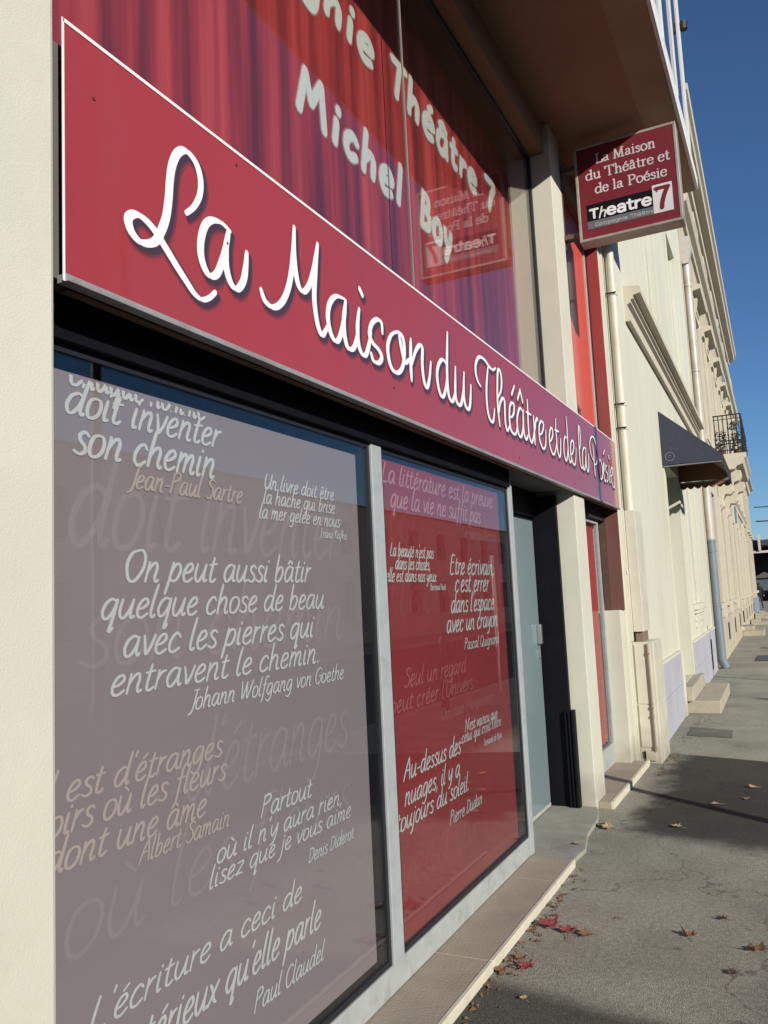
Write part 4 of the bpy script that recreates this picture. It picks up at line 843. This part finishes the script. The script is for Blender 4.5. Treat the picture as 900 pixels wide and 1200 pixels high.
for i, (s_, n_, w_, h_) in enumerate(((21.0,.0,1.9,.30),(28.6,.05,1.5,.22),(35.5,.05,1.6,.25),(40.5,.1,1.4,.2))):
    t = sthing('house_steps', ('wide stone step pair at the ornate house door', 'pale stone step past the drain grate', 'stone step by the lower stone house', 'small step by the grey blue plinth', 'farthest small doorstep on the street')[i], 'steps', (n_+.3, s_, 0), 'doorsteps along the far pavement')
    box('lower_step', STEPM, t, n_+.09, n_+.72, s_-w_/2, s_+w_/2, 0, h_*.55, .012)
    box('upper_step', STEPM, t, n_+.09, n_+.42, s_-w_/2+.15, s_+w_/2-.15, h_*.551, h_, .012)

# drain grate
gr = wthing('drain_grate', 'rectangular cast iron drain grate in the far pavement', 'grate', (-.68, 20.2, 0))
box('frame_plate', IRON, gr, -.98, -.36, 19.45, 20.95, 0, .006, 0)
for i in range(12): box('bar', mat('worn_iron', (.11,.11,.11), .5, .5), gr, -.95, -.39, 19.50+i*.12, 19.55+i*.12, .0065, .016, 0)

# ---------------------------------------------------------------- street furniture that throws the long shadows
lp = wthing('street_lamp', 'slender dark street lamp on the kerb casting the long shadow', 'street lamp', (1.75, 4.88, 0))
MB().tube([(1.75,4.88,0),(1.75,4.88,.9),(1.75,4.88,.95),(1.75,4.88,4.6)], [.075,.07,.05,.04], 14).build('pole', IRON, lp, smooth=True)
MB().tube([(1.75,4.88,4.58),(1.75,4.88,4.66),(1.75,4.88,4.80),(1.75,4.88,4.84)], [.04,.055,.055,.02], 14).build('lantern', IRON, lp, smooth=True)
sp = wthing('metal_post', 'thin grey metal post with flat cap on the kerb', 'post', (1.6, 14.0, 0))
MB().tube([(1.6,14.0,0),(1.6,14.0,2.35)], .035, 10).build('pole', STEEL, sp, smooth=True)
box('cap', IRON, sp, 1.555, 1.645, 13.955, 14.045, 2.351, 2.38, .004)
bo = wthing('bollard', 'short iron bollard on the kerb', 'bollard', (1.6, 11.5, 0))
MB().tube([(1.6,11.5,0),(1.6,11.5,.9),(1.6,11.5,1.0),(1.6,11.5,1.1)], [.06,.05,.075,.02], 12).build('post', IRON, bo, smooth=True)

# ---------------------------------------------------------------- buildings across the street (seen mirrored in the shop windows)
for i, (y0, y1, x, h, lb) in enumerate(((-30,-4,13.5,6.3,'low brown rendered house across the street'), (-3.9,9,12.6,5.8,'grey brown workshop front across the street'), (9.1,24,13.2,6.0,'taller beige house across the street'), (24.1,60,12.8,5.6,'long low terrace across the street'))):
    t = wthing('opposite_house', lb, 'house', (x, (y0+y1)/2, 0), 'houses across the street')
    nb = max(3, int((y1-y0)/3.2)); ops = []
    for k in range(nb):
        c = y0+(k+.5)*(y1-y0)/nb; ops += [(c-.6,c+.6,1.0,2.5),(c-.55,c+.55,3.6,4.9)]
    wall_boxes(MB(), x, x+.4, y0, y1, 0, h, ops).build('wall', OPP, t)
    box('inner_sheet', PANE, t, x+.25, x+.3, y0+.1, y1-.1, .1, h-.2, 0)
    MB().prism_y([(x-.3,h),(x+4,h+.9),(x+8,h),(x+8,0),(x+.41,0),(x+.41,h-.01)], y0, y1).build('roof', ROOFT, t)

# ---------------------------------------------------------------- end of the street
eh = wthing('market_hall', 'dark open hall with pale roof beam closing the far end of the street', 'hall', (-3, 98, 0))
box('roof', mat('dark_roofing', (.05,.045,.05), .7, var=.3, scale=1), eh, -18, 16, 96, 106, 5.75, 6.35, .02)
box('fascia_beam', mat('pale_beam', (.55,.5,.42), .7), eh, -18, 16, 95.8, 96, 4.95, 5.2, .02)
for i in range(18):
    x = -17+i*1.9
    MB().tube([(x,95.9,5.2),(x+.95,95.9,5.75),(x+1.9,95.9,5.2)], .06, 6).build('truss', IRON, eh)
for x in (-16,-10.5,-3.3,.5,7,13): box('post', mat('pale_beam', (.55,.5,.42), .7), eh, x-.12, x+.12, 95.6, 95.8, 5.2 if x == -3.3 else 0, 6.9 if x == -3.3 else 4.95, .01)
box('back_wall', mat('dark_brick', (.045,.035,.035), .9, var=.4, scale=.8), eh, -18, 16, 103, 103.4, 0, 5.75, 0)
for i in range(14): box('stall_front', mat('dark_boards_%d' % (i%3), ((.05,.05,.06),(.12,.06,.045),(.09,.11,.12))[i%3], .8), eh, -17+i*2.4, -14.8+i*2.4, 98+(i%3), 98.2+(i%3), 0, 2.2+.5*(i%2), .02)
tl = wthing('far_signal_arm', 'thin lamp mast with two arms at the end of the street', 'lamp mast', (-1.0, 70, 0))
ms = MB(); ms.tube([(-1.0,70,0),(-1.0,70,8.4)], .07, 8); ms.tube([(-1.0,70,7.55),(-2.55,70,7.6)], .04, 6); ms.tube([(-1.0,70,6.45),(-2.5,70,6.5)], .05, 6)
ms.build('mast', IRON, tl); box('signal_head', IRON, tl, -1.15, -.85, 69.85, 70.1, 5.0, 5.9, .02)

CC = [(.16,.05,.05),(.06,.08,.14),(.10,.09,.08),(.05,.09,.06),(.15,.08,.04)]
rc = random.Random(9)
for i in range(26):
    x = rc.uniform(-9, 3); y = rc.uniform(90, 95); h_ = rc.uniform(.5, 1.9); w_ = rc.uniform(.3, 1.1)
    box('crate_stack', mat('market_goods_%d' % (i%5), CC[i%5], .8, var=.3), eh, x, x+w_, y, y+.5, 0, h_, .02)
    if i % 3 == 0: MB().prism_y([(x-.6,2.3),(x+w_+.6,2.3),(x+w_/2,2.9)], y-.6, y+1).build('stall_roof', mat('market_goods_%d' % ((i+2)%5), CC[(i+2)%5], .8), eh)
def person(name, label, loc, rz, cloth, scale=1.0, stride=.28):
    t = thing(name, label, 'person', loc, rz); t.scale = (scale,)*3
    J = {'pel':(0,0,.95),'waist':(0,0,1.08),'chest':(0,.02,1.32),'neck':(0,.02,1.50),'head0':(0,.03,1.58),
         'shl':(-.19,.02,1.43),'ell':(-.25,-.05,1.16),'hal':(-.24,.08,.92),'shr':(.19,.02,1.43),'elr':(.25,-.03,1.16),'har':(.24,-.16,.95),
         'hil':(-.09,0,.90),'knl':(-.10,.16,.50),'anl':(-.10,stride,.09),'tol':(-.11,stride+.16,.04),'hir':(.09,0,.90),'knr':(.10,-.02,.50),'anr':(.10,-stride,.12),'tor':(.11,-stride+.14,.04)}
    E_ = [('pel','waist'),('waist','chest'),('chest','neck'),('chest','shl'),('shl','ell'),('ell','hal'),('chest','shr'),('shr','elr'),('elr','har'),('pel','hil'),('hil','knl'),('knl','anl'),('anl','tol'),('pel','hir'),('hir','knr'),('knr','anr'),('anr','tor'),('neck','head0')]
    rad = {'pel':.155,'waist':.15,'chest':.17,'neck':.065,'head0':.055,'shl':.075,'ell':.052,'hal':.038,'shr':.075,'elr':.052,'har':.038,'hil':.10,'knl':.068,'anl':.048,'tol':.04,'hir':.10,'knr':.068,'anr':.048,'tor':.04}
    ks = list(J); me = bpy.data.meshes.new('body'); me.from_pydata([J[k] for k in ks], [(ks.index(a), ks.index(b)) for a, b in E_], [])
    me.materials.append(cloth); o = bpy.data.objects.new('body', me); link(o, t)
    sk = o.modifiers.new('skin', 'SKIN'); 
    if not me.skin_vertices: me.attributes if False else None
    for i, k in enumerate(ks):
        v = me.skin_vertices[0].data[i]; v.radius = (rad[k], rad[k]*.8); v.use_root = (k == 'pel')
    o.modifiers.new('sub', 'SUBSURF').levels = 1; o.modifiers['sub'].render_levels = 2
    SK = mat('skin', (.35,.20,.14), .6); HR = mat('dark_hair', (.02,.015,.012), .7)
    def ell(name_, mt_, c, r, par):
        b = bmesh.new(); bmesh.ops.create_uvsphere(b, u_segments=14, v_segments=10, radius=1)
        for v in b.verts: v.co = Vector((v.co.x*r[0]+c[0], v.co.y*r[1]+c[1], v.co.z*r[2]+c[2]))
        m2 = bpy.data.meshes.new(name_); b.to_mesh(m2); b.free(); m2.materials.append(mt_)
        for p in m2.polygons: p.use_smooth = True
        oo = bpy.data.objects.new(name_, m2); return link(oo, par)
    hd = ell('head', SK, (0,.03,1.655), (.075,.09,.11), t); ell('hair', HR, (0,.015,1.675), (.082,.095,.105), hd)
    ell('hand', SK, (-.24,.09,.86), (.03,.035,.07), t); ell('hand', SK, (.24,-.17,.89), (.03,.035,.07), t)
    return t
DARKC = mat('dark_coat', (.012,.012,.016), .9); REDC = mat('red_jacket', (.35,.02,.03), .8)
person('person', 'person in dark coat walking away along the far pavement', (-2.42, 62, 0), .2, DARKC)
person('person', 'person in red jacket near the dark hall at the street end', (-3.3, 75, 0), 2.8, REDC, .95)

# ---------------------------------------------------------------- dry leaves on the pavement
LOUT = [(0,-1.0),(.12,-.55),(.55,-.62),(.42,-.30),(.95,-.05),(.60,.12),(.72,.55),(.30,.42),(.0,1.0),(-.25,.45),(-.70,.60),(-.55,.15),(-.98,.0),(-.45,-.28),(-.52,-.66),(-.10,-.55)]
def leaf_mesh(mt_, curl, seed):
    rnd = random.Random(seed); vs = [(0,0,.10)]; 
    for r_ in (.5, 1):
        for x, y in LOUT:
            x2, y2 = x*r_+rnd.uniform(-.13,.13), y*r_+rnd.uniform(-.13,.13)
            vs.append((x2, y2, .10+curl*(x2*x2*rnd.uniform(.3,1.5)+.25*y2*y2)*r_+rnd.uniform(0,.12)*r_))
    n = len(LOUT); fs = [(0, 1+i, 1+(i+1)%n) for i in range(n)] + [(1+i, 1+n+i, 1+n+(i+1)%n, 1+(i+1)%n) for i in range(n)]
    me = bpy.data.meshes.new('leaf'); me.from_pydata(vs, [], fs); me.materials.append(mt_); return me
def leaf(label, x, y, s, mt_, rot, curl=.32, z=.006, stalk=True):
    me = leaf_mesh(mt_, curl, int(abs(x*1000+y*77)))
    o = bpy.data.objects.new('fallen_leaf', me); o.location = (x,y,z); o.rotation_euler = (random.uniform(-.15,.15), random.uniform(-.15,.15), rot); o.scale = (s, s*.85, s)
    link(o, None, label=label, cat='leaf', group='dry leaves fallen on the pavement')
    sd = o.modifiers.new('thick', 'SOLIDIFY'); sd.thickness = .02
    if stalk:
        m_ = MB().tube([(0,-.9,.12),(.1,-1.5,.06),(.05,-2.0,.1)], .03, 5).build('stalk', mt_, o)
leaf('largest crimson leaf beside the sill edge', -1.235, 4.10, .075, LEAFR, 1.2)
leaf('crimson leaf overlapping the largest one by the sill', -1.13, 4.06, .055, LEAFR, .2)
leaf('brown leaf touching the crimson pair', -1.04, 4.05, .045, LEAFB, 2.0)
leaf('small red brown leaf near the bottom of the sill', -1.20, 3.62, .048, LEAFR, 2.6)
leaf('dull brown leaf tucked against the sill corner', -1.30, 3.55, .042, LEAFB, .4)
leaf('curled brown leaf next to the small red brown one', -1.25, 3.70, .035, LEAFB, 3.4)
leaf('tan leaf on the concrete threshold corner', -1.385, 5.36, .038, LEAFT, .7, z=.036)
leaf('long tan leaf below the narrow pillar', -1.31, 5.88, .06, LEAFT, 1.6)
leaf('brown leaf beside the long tan leaf', -1.37, 5.92, .05, LEAFB, .5)
leaf('curled brown leaf alone in the middle of the pavement', -.597, 4.20, .040, LEAFB, .3, .6)
leaf('brown leaf at the right edge of the pavement', -.30, 4.13, .06, LEAFB, 1.3)
leaf('dark brown leaf twig near the right edge', -.47, 4.45, .03, mat('dark_leaf', (.07,.04,.025), .8), 1.5, .7)
leaf('pale speck leaf left of centre pavement', -.94, 4.30, .018, LEAFB, 1.5)
leaf('pale leaf scrap close to the near dark patch', -1.13, 3.35, .02, LEAFT, .9)
leaf('dark leaf in the lower right of the pavement', -.39, 3.86, .026, mat('dark_leaf', (.07,.04,.025), .8), 2.2)
leaf('tan leaf on the edge of the dark patch', -.885, 6.03, .05, LEAFT, 1.1)
leaf('pale leaf inside the dark patch', -.70, 6.72, .045, LEAFT, 1.4)
leaf('second pale leaf inside the dark patch further right', -.50, 6.95, .03, LEAFT, .1)
leaf('whitish leaf far side of the dark patch', -.47, 7.35, .04, LEAFT, 2.1)
rnd = random.Random(4); lit = MB()
for i in range(230):
    zone = rnd.random()
    if zone < .4: x, y = -1.31+abs(rnd.gauss(0,.04)), rnd.uniform(2.9, 5.0)
    elif zone < .75: x, y = -1.22+rnd.gauss(0,.06), rnd.uniform(7.6, 8.7)
    else: x, y = -1.28+abs(rnd.gauss(0,.10)), rnd.uniform(9.3, 11.2)
    s_ = rnd.uniform(.004,.014); a = rnd.uniform(0,6.28); h_ = rnd.uniform(.001,.008)
    lit.add([(x+s_*math.cos(a+k*1.571), y+s_*math.sin(a+k*1.571)*1.6, .005+h_*(k%2)) for k in range(4)], [(0,1,2,3)])
lit.build('leaf_litter', LEAFB, None, kind='stuff', recalc=False, label='crumbled brown leaf litter gathered along the foot of the walls')
